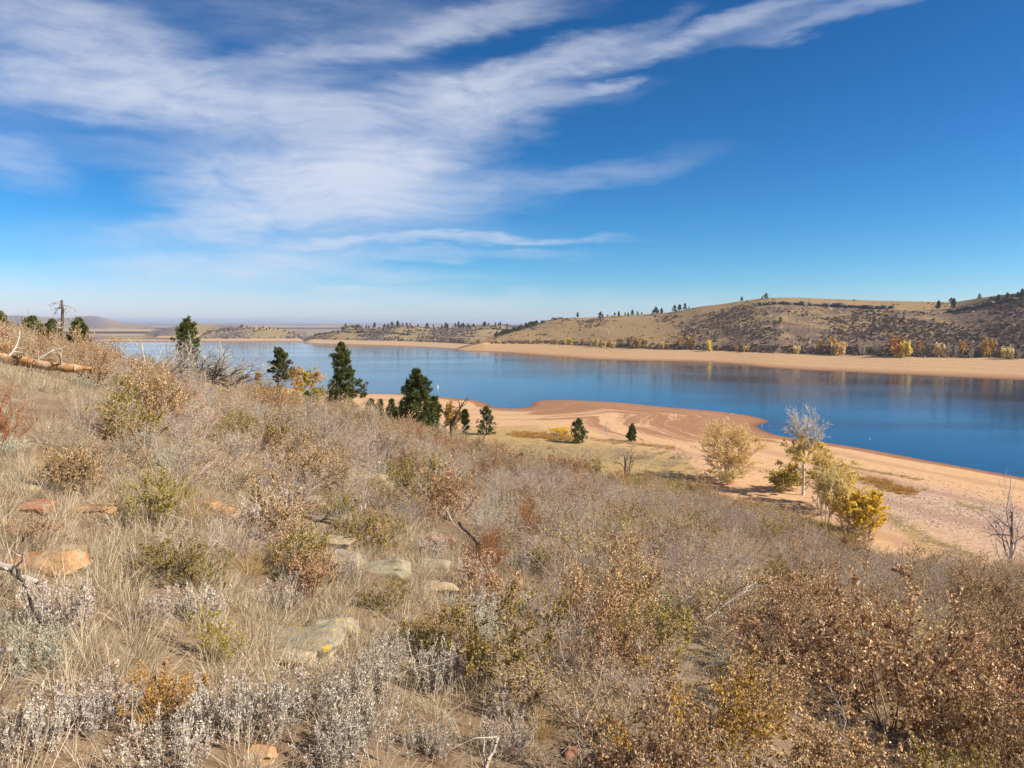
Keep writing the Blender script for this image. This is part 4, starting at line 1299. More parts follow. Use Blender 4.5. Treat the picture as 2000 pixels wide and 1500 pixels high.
    # foreground sticks: (label, start pixel and lift, end pixel and lift, radius, material, side twigs)
    sticks = [('thick dark dead branch reaching in at the left edge', [(-30, 1075, .35), (10, 1082, .34), (45, 1103, .30), (75, 1130, .22)], .022, 'bare', 2),
              ('long thin dark limb hanging from the branch at the left edge', [(38, 1105, .28), (48, 1140, .2), (60, 1180, .1), (88, 1218, .0)], .010, 'char', 0),
              ('curved grey branch near the lower left corner', [(-10, 1256, .22), (20, 1262, .2), (45, 1285, .12), (62, 1310, .02)], .010, 'bare', 0),
              ('bleached bare branch arching above the rust shrubs on the right', [(1380, 1170, .35), (1415, 1140, .5), (1450, 1120, .6), (1475, 1108, .62)], .008, 'white_bark', 4),
              ('bleached hooked twig beside the arching bare branch', [(1425, 1150, .5), (1424, 1115, .6), (1440, 1100, .66), (1462, 1088, .7)], .005, 'white_bark', 2),
              ('pale broken stick standing in the silver sage at bottom centre', [(930, 1500, .06), (950, 1455, .2), (975, 1400, .34)], .012, 'pale', 1),
              ('straw-coloured arched stem over the dark hollow beside the olive shrub', [(775, 1283, .12), (800, 1266, .2), (850, 1258, .24), (895, 1240, .3)], .003, 'pale', 0),
              ('dark broken limb on the ground behind the yucca', [(595, 1005, .05), (640, 1012, .08), (675, 1022, .05)], .02, 'char', 2),
              ('dark twisted branch above the broken red rocks', [(895, 1010, .25), (915, 1030, .2), (930, 1050, .15), (945, 1070, .02)], .02, 'char', 4),
              ('thin grey branch over the broken red rocks', [(870, 970, .35), (885, 1000, .25), (910, 1018, .2), (960, 1030, .15)], .009, 'bare', 4),
              ('pair of straight white stalks lying right of the rust shrubs', [(1440, 1245, .2), (1470, 1250, .2), (1505, 1262, .18)], .005, 'white_bark', 1),
              ('pale leafless stems rising at lower right below the rust shrub', [(1612, 1480, .02), (1635, 1420, .2), (1655, 1365, .36)], .006, 'pale', 3),
              ('dark fallen stick at the lower right corner', [(1795, 1470, .05), (1815, 1492, .03), (1830, 1510, .02)], .012, 'bare', 0),
              ('grey fallen stick in the right corner', [(1965, 1452, .1), (1985, 1480, .05), (2005, 1500, .03)], .010, 'pale', 0)]
    for lab, pp, r, mt, tw in sticks:
        pw = []
        q0 = hit(pp[-1][0], min(pp[-1][1] + 25, 1498)) if pp[-1][2] < .1 else hit(pp[0][0], pp[0][1] + 90)
        Y = q0[1]
        for x, y, _ in pp:
            pw.append(at_y(x, y, Y + _ * .3))
        pw = np.array(pw)
        lo = min(p[2] - nz(p[0], p[1]) for p in pw)
        pw[:, 2] -= max(0, lo - .01) * .5
        o = thing('dead_branch', lab, 'branch', pw[0])
        loc = pw - pw[0]
        t = np.linspace(0, 1, 9)
        cur = np.stack([np.interp(t, np.linspace(0, 1, len(loc)), loc[:, a]) for a in range(3)], 1) + rs(len(lab)).normal(0, r * .5, (9, 3))
        wood_obj('stem', [path_segs(cur, r * np.linspace(1, .5, 9))], (7,), mt, o)
        if tw:
            gi = rs(len(lab) + 3)
            i = gi.randint(3, 9, tw * 2)
            br = grow(gi, cur[i], nrm(nrm(cur[-1] - cur[0]) * .7 + rdir(gi, tw * 2) * .8), gi.uniform(.1, .3, tw * 2), np.full(tw * 2, r * .35), [dict(nseg=4, wob=.2, kids=3, lr=(.3, .7), rmin=.001), dict(nseg=2, wob=.2)])
            wood_obj('twigs', br, (4, 3), mt, o)
    for lab, px, Y, L, rz in [('weathered driftwood log on the lower slope', 1150, 40, 1.9, .2), ('small fallen log on the slope right of the driftwood', 1590, 30, 1.2, -.3)]:
        b = gpt(px, Y)
        o = thing('fallen_log', lab, 'log', b, rz)
        pts = [(-L / 2, 0, .12), (-L / 6, .05, .15), (L / 5, .0, .12), (L / 2, -.05, .08)]
        wood_obj('log_body', [path_segs(pts, [.08, .10, .08, .04])], (8,), 'pale', o)
        br = grow(g, np.array(pts), nrm(np.array([[.6, .3, .5], [.8, -.4, .3], [.5, .2, .8], [1, 0, .2]])), np.full(4, .6), np.full(4, .02), [dict(nseg=4, wob=.2, kids=3), dict(nseg=2)])
        wood_obj('limbs', br, (4, 3), 'pale', o)


def rock_material(name, cols, lichen=0.0, yellow=0.0):
    m, nt, b = mat(name, .9, .2)
    tc = node(nt, 'ShaderNodeTexCoord')
    oi = node(nt, 'ShaderNodeObjectInfo')
    ad = node(nt, 'ShaderNodeVectorMath', operation='MULTIPLY_ADD')
    nt.links.new(oi.outputs['Random'], ad.inputs[0])
    ad.inputs[1].default_value = (31, 17, 9)
    nt.links.new(tc.outputs['Object'], ad.inputs[2])
    P = ad.outputs[0]
    n1, n2 = noise_n(nt, P, 6, 6, .65), noise_n(nt, P, 40, 5, .7)
    c = ramp(nt, n1.outputs[0], [(.3, cols[0]), (.5, cols[1]), (.7, cols[2])])
    if lichen:
        c = mix_c(nt, mapr(nt, noise_n(nt, P, 9, 6, .75).outputs[0], .56 - lichen * .2, .62 - lichen * .2), c, (.29, .26, .185))
    if yellow:
        c = mix_c(nt, mapr(nt, noise_n(nt, P, 13, 5, .6).outputs[0], .62, .66, 0, yellow), c, (.55, .37, .03))
    c = mix_c(nt, mapr(nt, n2.outputs[0], .56, .72, 0, .55), c, (.10, .07, .05))
    nt.links.new(c, b.inputs['Base Color'])
    bp = node(nt, 'ShaderNodeBump')
    bp.inputs['Strength'].default_value = .9
    bp.inputs['Distance'].default_value = .02
    nt.links.new(math_n(nt, 'ADD', n1.outputs[0], math_n(nt, 'MULTIPLY', n2.outputs[0], .4)), bp.inputs['Height'])
    nt.links.new(bp.outputs[0], b.inputs['Normal'])
    return m


def rock_mesh(seed, sx, sy, sz, m, nu=22, nv=13, blocky=.45, smooth=True):
    g = rs(seed)
    u = np.linspace(0, 2 * math.pi, nu, endpoint=False)
    v = np.linspace(-math.pi / 2, math.pi / 2, nv)
    U, Vv = np.meshgrid(u, v)
    sp = lambda k: np.sign(k) * np.abs(k) ** blocky
    X, Y, Z = sp(np.cos(Vv)) * sp(np.cos(U)), sp(np.cos(Vv)) * sp(np.sin(U)), sp(np.sin(Vv))
    a = seed * 3.7
    d = 1 + .75 * fbm(X * 1.5 + Z * 1.3 + a, Y * 1.5 - Z * .7, seed, 4) + .3 * fbm(X * 4 + Z * 6 + a, Y * 4 - Z * 5, seed + 9, 3)
    X, Y, Z = X * d * sx / 2, Y * d * sy / 2, (Z * (.8 + .2 * d) + .25 * fbm(X * 1.2 + a, Y * 1.2, seed + 4, 3)) * sz / 2
    # bedding: the sides step in and out by layers, the top breaks into plates
    lay = vnoise(Z / sz * 9 + a, Z * 0 + seed, seed + 2) - .5
    X, Y = X * (1 + .16 * lay), Y * (1 + .16 * lay)
    Z = Z + sz * .10 * np.round(2.5 * fbm(X / sx * 3 + a, Y / sy * 3, seed + 6, 3))
    X = X + g.uniform(-.2, .2) * Z
    idx = np.arange(nu * nv).reshape(nv, nu)
    nx = np.roll(idx, -1, 1)
    Fq = np.stack([idx[:-1], nx[:-1], nx[1:], idx[1:]], -1).reshape(-1, 4)
    return mk_mesh('rock', np.stack([X.ravel(), Y.ravel(), Z.ravel()], 1), [Fq], [m], smooth=smooth)


ROCKS_XY = []


def build_rocks():
    R = {'orange': rock_material('orange_sandstone', [(.24, .115, .05), (.38, .21, .095), (.47, .31, .165)], .05, .0),
         'tan': rock_material('tan_sandstone', [(.26, .18, .10), (.38, .28, .165), (.47, .37, .24)], .2, .2),
         'lichen': rock_material('lichen_covered_rock', [(.20, .15, .095), (.29, .23, .15), (.36, .30, .20)], .3, .95),
         'red': rock_material('red_brown_rock', [(.19, .075, .04), (.33, .155, .085), (.44, .25, .15)], .1, .0),
         'far': rock_material('far_outcrop_rock', [(.06, .048, .04), (.13, .105, .085), (.27, .22, .17)], .0, .0)}
    M['far_rock'] = R['far']
    L = [('squared tan sandstone block under the dead branch at left', 78, 1108, 130, 52, 'orange'), ('low rounded sandstone behind the squared block', 135, 1085, 60, 40, 'tan'),
         ('flat orange sandstone slab left of the upper olive shrub', 172, 1004, 90, 30, 'orange'), ('half buried red sandstone left of the flat orange slab', 58, 995, 75, 28, 'red'),
         ('small pale stone at the upper left slope', 54, 957, 36, 14, 'tan'), ('orange sandstone with a dark crack right of the upper olive shrub', 410, 995, 42, 38, 'orange'),
         ('rounded orange boulder beside the cracked sandstone', 440, 1004, 46, 34, 'orange'), ('small orange stone left of the yucca', 495, 985, 26, 22, 'orange'),
         ('yellow-tinged stone at the foot of the yucca', 612, 982, 48, 32, 'tan'), ('pale tan boulder below the grey brush at upper centre', 724, 942, 68, 34, 'tan'),
         ('large lichen-spotted rock slab in the left centre foreground', 575, 1262, 190, 62, 'lichen'), ('flat lichen rock joined to the back of the large slab', 645, 1232, 110, 48, 'lichen'),
         ('smooth pinkish rock at the front of the large lichen slab', 560, 1290, 110, 34, 'tan'), ('low lichen rock with yellow patches above the centre', 745, 1118, 120, 40, 'lichen'),
         ('sloping lichen rock with shade on its right side', 838, 1112, 84, 40, 'lichen'), ('flat lichen rock above the low yellow-patched one', 668, 1092, 80, 24, 'lichen'),
         ('broken red rock left of a split', 846, 1062, 42, 36, 'red'), ('broken red rock right of a split', 877, 1064, 30, 42, 'red'),
         ('buff stone on bare soil above the low lichen rock', 735, 1036, 54, 30, 'orange'), ('long buff stone left of the buff stone on bare soil', 648, 1062, 90, 30, 'tan'),
         ('pale low rock right of the olive and grey centre brush', 845, 1150, 84, 30, 'tan'), ('red stone half hidden at the bottom edge of the view', 1132, 1478, 60, 40, 'red'),
         ('grey lichen stone in the grass left of the large slab', 488, 1195, 44, 24, 'lichen'), ('brown stone in the silver sage at the bottom left', 505, 1482, 60, 34, 'orange'),
         ('small tan stone lying in dry grass at lower left', 218, 1300, 28, 12, 'orange')]
    for k, (lab, px, py, w, h, kind) in enumerate(L):
        p = hit(px, py)
        d = dist(p) / F
        sy = w * d * (.75 if w < 100 else .6)
        me = rock_mesh(300 + k, w * d * .88, sy * .9, max(h * d * .72, .04), R[kind], 34, 20, .46, False)
        p[2] = nz(p[0], p[1]) + h * d * .0
        o = new_obj('rock', me)
        o.location = p
        o.rotation_euler = (rs(k).uniform(-.06, .06), rs(k + 9).uniform(-.08, .08), rs(k + 50).uniform(-.3, .3))
        tag(o, lab, 'rock')
        ROCKS_XY.append((p[0], p[1], w * d * .55))
    # stone bands on the far hillside: blocks standing out of the slope
    def outcrop(label, ridge, line, n, size, seed):
        g = rs(seed)
        pts = []
        xs = np.array([l[0] for l in line])
        for px in np.linspace(xs[0], xs[-1], n):
            v = np.interp(px, xs, [l[1] for l in line])
            pts.append(ridge.at(px + g.uniform(-2, 2), v + g.normal(0, .006)))
        c = np.mean(pts, 0)
        o = thing('rock_outcrop', label, 'rock outcrop', c)
        ms = [rock_mesh(seed + q, 1, .8, 1, R['far'], 10, 7, .3, False) for q in range(4)]
        for p in pts:
            b = new_obj('block', ms[g.randint(4)], o)
            s_ = size * g.uniform(.55, 1.25)
            b.location = tuple(p - c + np.array([0, 0, s_ * .15]))
            b.scale = (s_ * g.uniform(.9, 1.7), s_ * 1.3, s_ * g.uniform(.7, 1.1))
            b.rotation_euler = (0, 0, g.uniform(-.5, .5))
    outcrop('dark broken cliff band below the highest crest of the far hill', RIGHT, [(1487, 1.80), (1560, 1.78), (1640, 1.77)], 26, 4.2, 501)
    outcrop('short dark cliff band right of the main one on the far hill', RIGHT, [(1648, 1.765), (1700, 1.765), (1740, 1.77)], 14, 3.8, 511)
    outcrop('rock ledge among pines at the right end of the far hill', RIGHT, [(1850, 1.74), (1900, 1.76), (1990, 1.84)], 22, 3.4, 521)
    outcrop('rim of rock along the left shoulder of the far hill', RIGHT, [(1030, 1.93), (1060, 1.95), (1100, 1.97)], 16, 4.0, 531)
    outcrop('long dark rock rim on the lakeside bluff', BLUFF, [(618, 1.93), (660, 1.97), (720, 1.97), (800, 1.92)], 40, 4.2, 541)
    outcrop('rocky cap at the left end of the wooded hills', MID, [(672, 1.97), (690, 1.99)], 7, 6.0, 551)
    outcrop('grey crags in the middle of the wooded hills', MID, [(900, 1.45), (950, 1.5), (985, 1.4)], 16, 5.0, 561)
    # loose boulders on the far slopes
    g = rs(9)
    P, S_ = [], []
    for ridge, n, lo, hi, s0 in ((RIGHT, 420, 1150, 2050, 1.5), (RIGHT, 160, 1420, 1640, 1.8), (MID, 120, 680, 1000, 2.6), (LEFTMID, 80, 400, 590, 2.6), (BLUFF, 80, 610, 900, 2.0)):
        for _ in range(n):
            P.append(ridge.at(g.uniform(lo, hi), 1 + g.uniform(.03, .97)))
            S_.append(s0 * g.uniform(.4, 1.3))
    ms = [rock_mesh(600 + q, 1, .9, .7, R['tan'], 8, 6, .5, False) for q in range(3)]
    scatter('far_boulders', ms, np.array(P), rots(g, len(P)), np.array(S_), g.randint(0, 3, len(P)), 'pale boulders strewn over the far hillsides', 'boulders')


def far_pine_meshes(seed):
    g = rs(seed)
    H = 1.0
    wide = g.uniform(.24, .44)
    prof = [(.05, wide * .8, wide * .8), (.3, wide, wide), (.6, wide * .75, wide * .75), (.9, wide * .35, wide * .35), (1, .03, .03)]
    return pine_meshes(seed, H, prof, g.uniform(.06, .22), nb=34, nt=5, r0=.022, ls=(.09, .17), kids=3, wf=.5)


def ordinal(n):
    a = ['first', 'second', 'third', 'fourth', 'fifth', 'sixth', 'seventh', 'eighth', 'ninth', 'tenth', 'eleventh', 'twelfth', 'thirteenth', 'fourteenth', 'fifteenth', 'sixteenth', 'seventeenth', 'eighteenth', 'nineteenth']
    t = {2: 'twenty', 3: 'thirty', 4: 'forty', 5: 'fifty'}
    if n < 20:
        return a[n - 1]
    return {2: 'twentieth', 3: 'thirtieth', 4: 'fortieth', 5: 'fiftieth'}[n // 10] if n % 10 == 0 else t[n // 10] + '-' + a[n % 10 - 1]


def build_far_trees():
    fp = [far_pine_meshes(700 + k) for k in range(6)]
    g = rs(15)

    def put(label, group, ridge, px, v, hpx):
        p = ridge.at(px, v)
        h = hpx * p[1] / F
        o = thing('pine_tree', label, 'tree', p, g.uniform(0, 6.28), group, h)
        t, c = fp[g.randint(6)]
        trunk_obj(t, o)
        new_obj('crown', c, o)
    ridge_pines = [(1128, 10), (1172, 12), (1186, 5), (1200, 7), (1208, 10), (1220, 6), (1226, 6), (1234, 10), (1244, 7), (1252, 5), (1275, 8), (1280, 14), (1283, 9), (1291, 11), (1316, 12), (1326, 12), (1336, 12), (1344, 5), (1446, 9), (1486, 6), (1493, 10)]
    for q, (px, h) in enumerate(ridge_pines):
        put('%s dark pine from the left along the far hill crest' % ordinal(q + 1), 'pines on the far crest', RIGHT, px, (1.985 if px != 1172 else 1.9) - abs(g.normal(0, .02)), h)
    for lab, px, v, h in [('dark pine at the saddle below the right end of the far crest', 1829, 1.80, 16), ('large dark pine just right of the saddle on the far hill', 1858, 1.84, 18), ('pine on the skyline above the saddle of the far hill', 1853, 1.98, 9),
                          ('pine alone on the right skyline of the far hill', 1908, 1.98, 9), ('lone dark shrubby pine in the middle of the far slope', 1758, 1.42, 9), ('lone pine low on the left of the far slope', 1523, 1.40, 9),
                          ('small dark pine low behind the orange far-shore trees', 1700, 1.2, 11)]:
        put(lab, None, RIGHT, px, v, h)
    for px, v, h in [(1945, 1.83, 14), (1962, 1.86, 13), (1990, 1.90, 15), (1982, 1.88, 11), (1938, 1.80, 10), (1915, 1.80, 8)]:
        put('dark pine in the cluster at the right end of the far hill', 'pines at the right end of the far hill', RIGHT, px, v, h)
    for k in range(40):
        f = k / 39 + g.uniform(-.02, .02)
        px = 965 + 85 * f
        put('%s pine from the left in the diagonal belt on the flank' % ordinal(k + 1), 'belt of pines on the flank', RIGHT, px, np.interp(px, [960, 1000, 1050], [1.62, 1.80, 1.96]) + g.uniform(-.05, .05), g.uniform(6, 10))
    mids = [675, 680, 690, 697, 701, 709, 713, 716, 722, 732, 738, 745, 751, 757, 762, 766, 768, 773, 776, 781, 790, 793, 800, 818, 843, 848, 853, 858, 862, 874, 881, 887, 893, 897, 901, 905, 909, 913, 917, 921, 923, 930, 935, 938, 946, 949, 957, 964, 970, 978]
    for q, px in enumerate(mids):
        h = {918: 12, 971: 15, 946: 13, 768: 12, 776: 11}.get(px, g.uniform(5, 10))
        put('%s tiny pine from the left on the wooded hills skyline' % ordinal(q + 1), 'pines on the wooded hills', MID, px + g.normal(0, 3.5), g.uniform(1.80, 1.99), h * g.uniform(.6, 1.15))
    for k, q in enumerate(sorted(g.uniform(690, 1000, 28))):
        put('%s tiny pine from the left scattered on the wooded hill slopes' % ordinal(k + 1), 'pines on the slopes of the wooded hills', MID, q, g.uniform(1.35, 1.9), g.uniform(4, 7))
    for k in range(24):
        px = 408 + 175 * k / 23 + g.uniform(-3, 3)
        put('%s tiny pine from the left on the rocky narrows hill' % ordinal(k + 1), 'pines on the rocky hill', LEFTMID, px, g.uniform(1.5, 1.99), g.uniform(3.5, 6))
    # autumn cottonwoods and brush along the far shore
    fb = {}
    for lm in ('cream_leaf', 'gold', 'yellow_leaf', 'orange_leaf'):
        fb[lm] = [broad_meshes(800 + q + len(lm), 1.0, .36, lm, 800, nst=3, r0=.03, ls=(.07, .14), kids=(7, 5, 3), twr=.006, trunkf=.45) for q in range(2)]
    fb['none'] = [broad_meshes(860 + q, 1.0, .36, 'tan', 0, 'cotton_bark', nst=2, r0=.03, kids=(7, 5, 4), twr=.007) for q in range(2)]
    word = {'cream_leaf': 'pale cream', 'gold': 'golden brown', 'yellow_leaf': 'bright yellow', 'orange_leaf': 'orange', 'none': 'leafless grey'}
    T = [(1083, 9, 'gold'), (1104, 10, 'cream_leaf'), (1111, 12, 'yellow_leaf'), (1139, 11, 'gold'), (1160, 13, 'cream_leaf'), (1167, 14, 'cream_leaf'), (1182, 12, 'cream_leaf'), (1190, 11, 'gold'), (1198, 12, 'cream_leaf'),
         (1232, 15, 'gold'), (1241, 18, 'gold'), (1258, 14, 'cream_leaf'), (1291, 14, 'cream_leaf'), (1302, 9, 'orange_leaf'), (1327, 14, 'orange_leaf'), (1348, 19, 'gold'), (1383, 17, 'yellow_leaf'), (1437, 10, 'gold'), (1456, 12, 'cream_leaf'),
         (1520, 13, 'none'), (1557, 15, 'cream_leaf'), (1584, 16, 'none'), (1604, 24, 'gold'), (1620, 30, 'orange_leaf'), (1632, 24, 'cream_leaf'), (1647, 22, 'cream_leaf'), (1690, 22, 'none'), (1709, 24, 'none'), (1748, 30, 'gold'),
         (1760, 36, 'orange_leaf'), (1772, 26, 'yellow_leaf'), (1784, 20, 'none'), (1795, 18, 'orange_leaf'), (1832, 23, 'cream_leaf'), (1846, 24, 'none'), (1868, 20, 'none'), (1880, 24, 'orange_leaf'), (1902, 22, 'none'), (1926, 28, 'orange_leaf'), (1934, 24, 'gold'), (1970, 22, 'cream_leaf'), (1986, 20, 'none')]
    xs = [t[0] for t in T]
    prev = None
    for k, (px, h, lm) in enumerate(T):
        v = .985 + g.uniform(-.05, .05)
        p = RIGHT.at(px, v)
        H = h * p[1] / F * 1.3
        same = [t for t in T if t[2] == lm]
        j = [t[0] for t in same].index(px) + 1
        ords = ['first', 'second', 'third', 'fourth', 'fifth', 'sixth', 'seventh', 'eighth', 'ninth', 'tenth', 'eleventh', 'twelfth', 'thirteenth', 'fourteenth']
        lab = '%s tree on the far shore, %s of that colour from the left' % (word[lm], ords[j - 1])
        o = thing('shore_tree', lab, 'tree', p, g.uniform(0, 6.28), 'autumn trees along the far shore', H)
        w, l = fb[lm][k % 2]
        trunk_obj(w, o)
        if l:
            new_obj('crown', l, o)
    for px, v, h, lm in [(832, 1.02, 8, 'gold'), (935, 1.0, 11, 'orange_leaf'), (958, 1.0, 9, 'orange_leaf'), (975, 1.0, 10, 'cream_leaf')]:
        ridge = MID if px < 900 else RIGHT
        p = BLUFF.at(px, v)
        o = thing('shore_tree', {832: 'single golden bush on the shore of the wooded hills', 935: 'orange bush left of the sand spit', 958: 'lower orange bush beside the sand spit', 975: 'pale bush above the sand spit'}[px], 'tree', p, 0, None, h * p[1] / F)
        w, l = fb[lm][0]
        trunk_obj(w, o)
        new_obj('crown', l, o)


def build_far_scrub():
    """low brush on the far hillsides"""
    def dome(seed, n, m):
        g = rs(seed)
        d = rdir(g, n)
        d[:, 2] = np.abs(d[:, 2])
        P = d * np.array([.5, .5, .42]) * g.uniform(.6, 1.0, (n, 1))
        Ls = g.uniform(.22, .4, n)
        V, Fq = leaf_quads(P - d * .1, nrm(rdir(g, n) + d * .5), rdir(g, n), Ls, Ls * .7, .2)
        return mk_mesh('brush', V, [Fq], [M[m]])
    ms = [dome(900, 46, 'farscrub'), dome(901, 40, 'farscrub'), dome(902, 46, 'farscrub'), dome(903, 34, 'fargrass')]
    g = rs(33)
    P, S_, I = [], [], []
    for ridge, n, lo, hi, s0 in ((RIGHT, 17000, 960, 2150, 1.9), (MID, 2200, 660, 1040, 2.6), (BLUFF, 1600, 610, 940, 2.2), (LEFTMID, 1200, 395, 600, 2.6)):
        px = g.uniform(lo, hi, n)
        b = g.uniform(0.0, .98, n)
        X, Y, Z = ridge.pt((px - 1000) / F, 1 + b)
        mid = fbm(X * .03, Y * .016, 61, 4) + .5
        prob = np.clip((ridge.scrubf(px, b) + (mid - .5) * 2.4 - .25) * 1.8, .02, 1)
        k = g.uniform(0, 1, n) < prob
        k |= b < .035
        P.append(np.stack([X, Y, Z], 1)[k])
        S_.append(s0 * g.uniform(.5, 1.35, k.sum()) * np.where(b[k] < .035, 1.4, 1))
        I.append(np.where(g.uniform(0, 1, k.sum()) < .12, 3, g.randint(0, 3, k.sum())))
    # fringe of brush where the beach ends
    n = 1100
    px = g.uniform(980, 2150, n)
    X, Y, Z = RIGHT.pt((px - 1000) / F, 1 + g.uniform(-.02, .06, n))
    P.append(np.stack([X, Y, Z], 1))
    S_.append(g.uniform(1.2, 3.4, n))
    I.append(np.where(g.uniform(0, 1, n) < .4, 3, 1))
    P, S_, I = np.concatenate(P), np.concatenate(S_), np.concatenate(I)
    r_ = rots(g, len(P), .1)
    scatter('far_brush', ms, P, r_, S_, I, 'dark low brush covering the far hillsides', 'brush')


def build_buoy_birds():
    wm, nt, b = mat('white_buoy_plastic', .45, .4)
    b.inputs['Base Color'].default_value = (.78, .78, .76, 1)
    om, nt, b2 = mat('orange_buoy_band', .5, .4)
    b2.inputs['Base Color'].default_value = (.60, .16, .03, 1)

    def lathe(prof, n=14):
        an = np.linspace(0, 2 * math.pi, n, endpoint=False)
        V = np.concatenate([np.stack([np.cos(an) * r, np.sin(an) * r, np.full(n, z)], 1) for z, r in prof])
        Fq = [[(i * n + k, i * n + (k + 1) % n, (i + 1) * n + (k + 1) % n, (i + 1) * n + k) for i in range(len(prof) - 1) for k in range(n)]]
        return V, Fq
    p = at_z(855, 757, 0.0)
    o = thing('buoy', 'small white marker buoy floating off the sand', 'buoy', p)
    V, Fq = lathe([(-.3, .02), (-.28, .30), (.10, .32), (.16, .20), (.20, .17), (1.05, .17), (1.14, .12), (1.16, .01)])
    new_obj('float', mk_mesh('float', V, Fq, [wm], smooth=True), o)
    V, Fq = lathe([(.72, .174), (.73, .180), (.84, .180), (.85, .174)])
    new_obj('band', mk_mesh('band', V, Fq, [om]), o)
    gm, nt, b3 = mat('gull_feathers', .8, .2)
    tc = node(nt, 'ShaderNodeTexCoord')
    sp = node(nt, 'ShaderNodeSeparateXYZ')
    nt.links.new(tc.outputs['Object'], sp.inputs[0])
    back = math_n(nt, 'MULTIPLY', mapr(nt, sp.outputs[2], .27, .30), mapr(nt, sp.outputs[0], .10, .05))
    nt.links.new(mix_c(nt, back, (.78, .78, .76), (.36, .38, .40)), b3.inputs['Base Color'])
    # along the body: (x, z of the axis, half height, half width)
    body = [(.29, .385, .004, .004), (.25, .387, .010, .009), (.225, .392, .026, .022), (.19, .398, .036, .030), (.155, .385, .034, .028), (.12, .350, .045, .040), (.06, .290, .072, .068), (-.02, .265, .078, .075), (-.12, .262, .058, .058), (-.20, .268, .030, .036), (-.29, .275, .010, .028), (-.34, .277, .003, .020)]
    n = 12
    an = np.linspace(0, 2 * math.pi, n, endpoint=False)
    V = np.concatenate([np.stack([np.full(n, x), np.cos(an) * w, z + np.sin(an) * h], 1) for x, z, h, w in body])
    Fq = [[(i * n + k, (i + 1) * n + k, (i + 1) * n + (k + 1) % n, i * n + (k + 1) % n) for i in range(len(body) - 1) for k in range(n)]]
    bme = mk_mesh('body', V, Fq, [gm], smooth=True)
    segs = [path_segs([(.0, s * .03, .21), (.01, s * .03, .10), (-.005, s * .03, .01), (.05, s * .03, .002)], [.008, .006, .006, .004]) for s in (-1, 1)]
    for k, (lab, px, py, rz, fl) in enumerate([('white gull standing in the shallows of the right cove', 1488, 832, .4, 0), ('white gull right of the first one in the right cove', 1503, 833, 2.6, 0),
                                               ('white gull afloat on the open water off the right beach', 1699, 858, 1.0, 1), ('white gull on the tip of the red sandbar', 1452, 815, 3.0, 0), ('white gull on the sandbar, farther from the tip', 1430, 811, .2, 0)]):
        p = at_z(px, py, 0.0)
        z = 0.0 if fl else max(nz(p[0], p[1]), -.12)
        o = thing('gull', lab, 'bird', (p[0], p[1], z - (.17 if fl else 0)), rz)
        new_obj('body', bme, o)
        if not fl:
            V, Fs = seg_mesh(segs, (4, 4))
            new_obj('legs', mk_mesh('legs', V, [Fs], [om]), o)


KINDS = {}


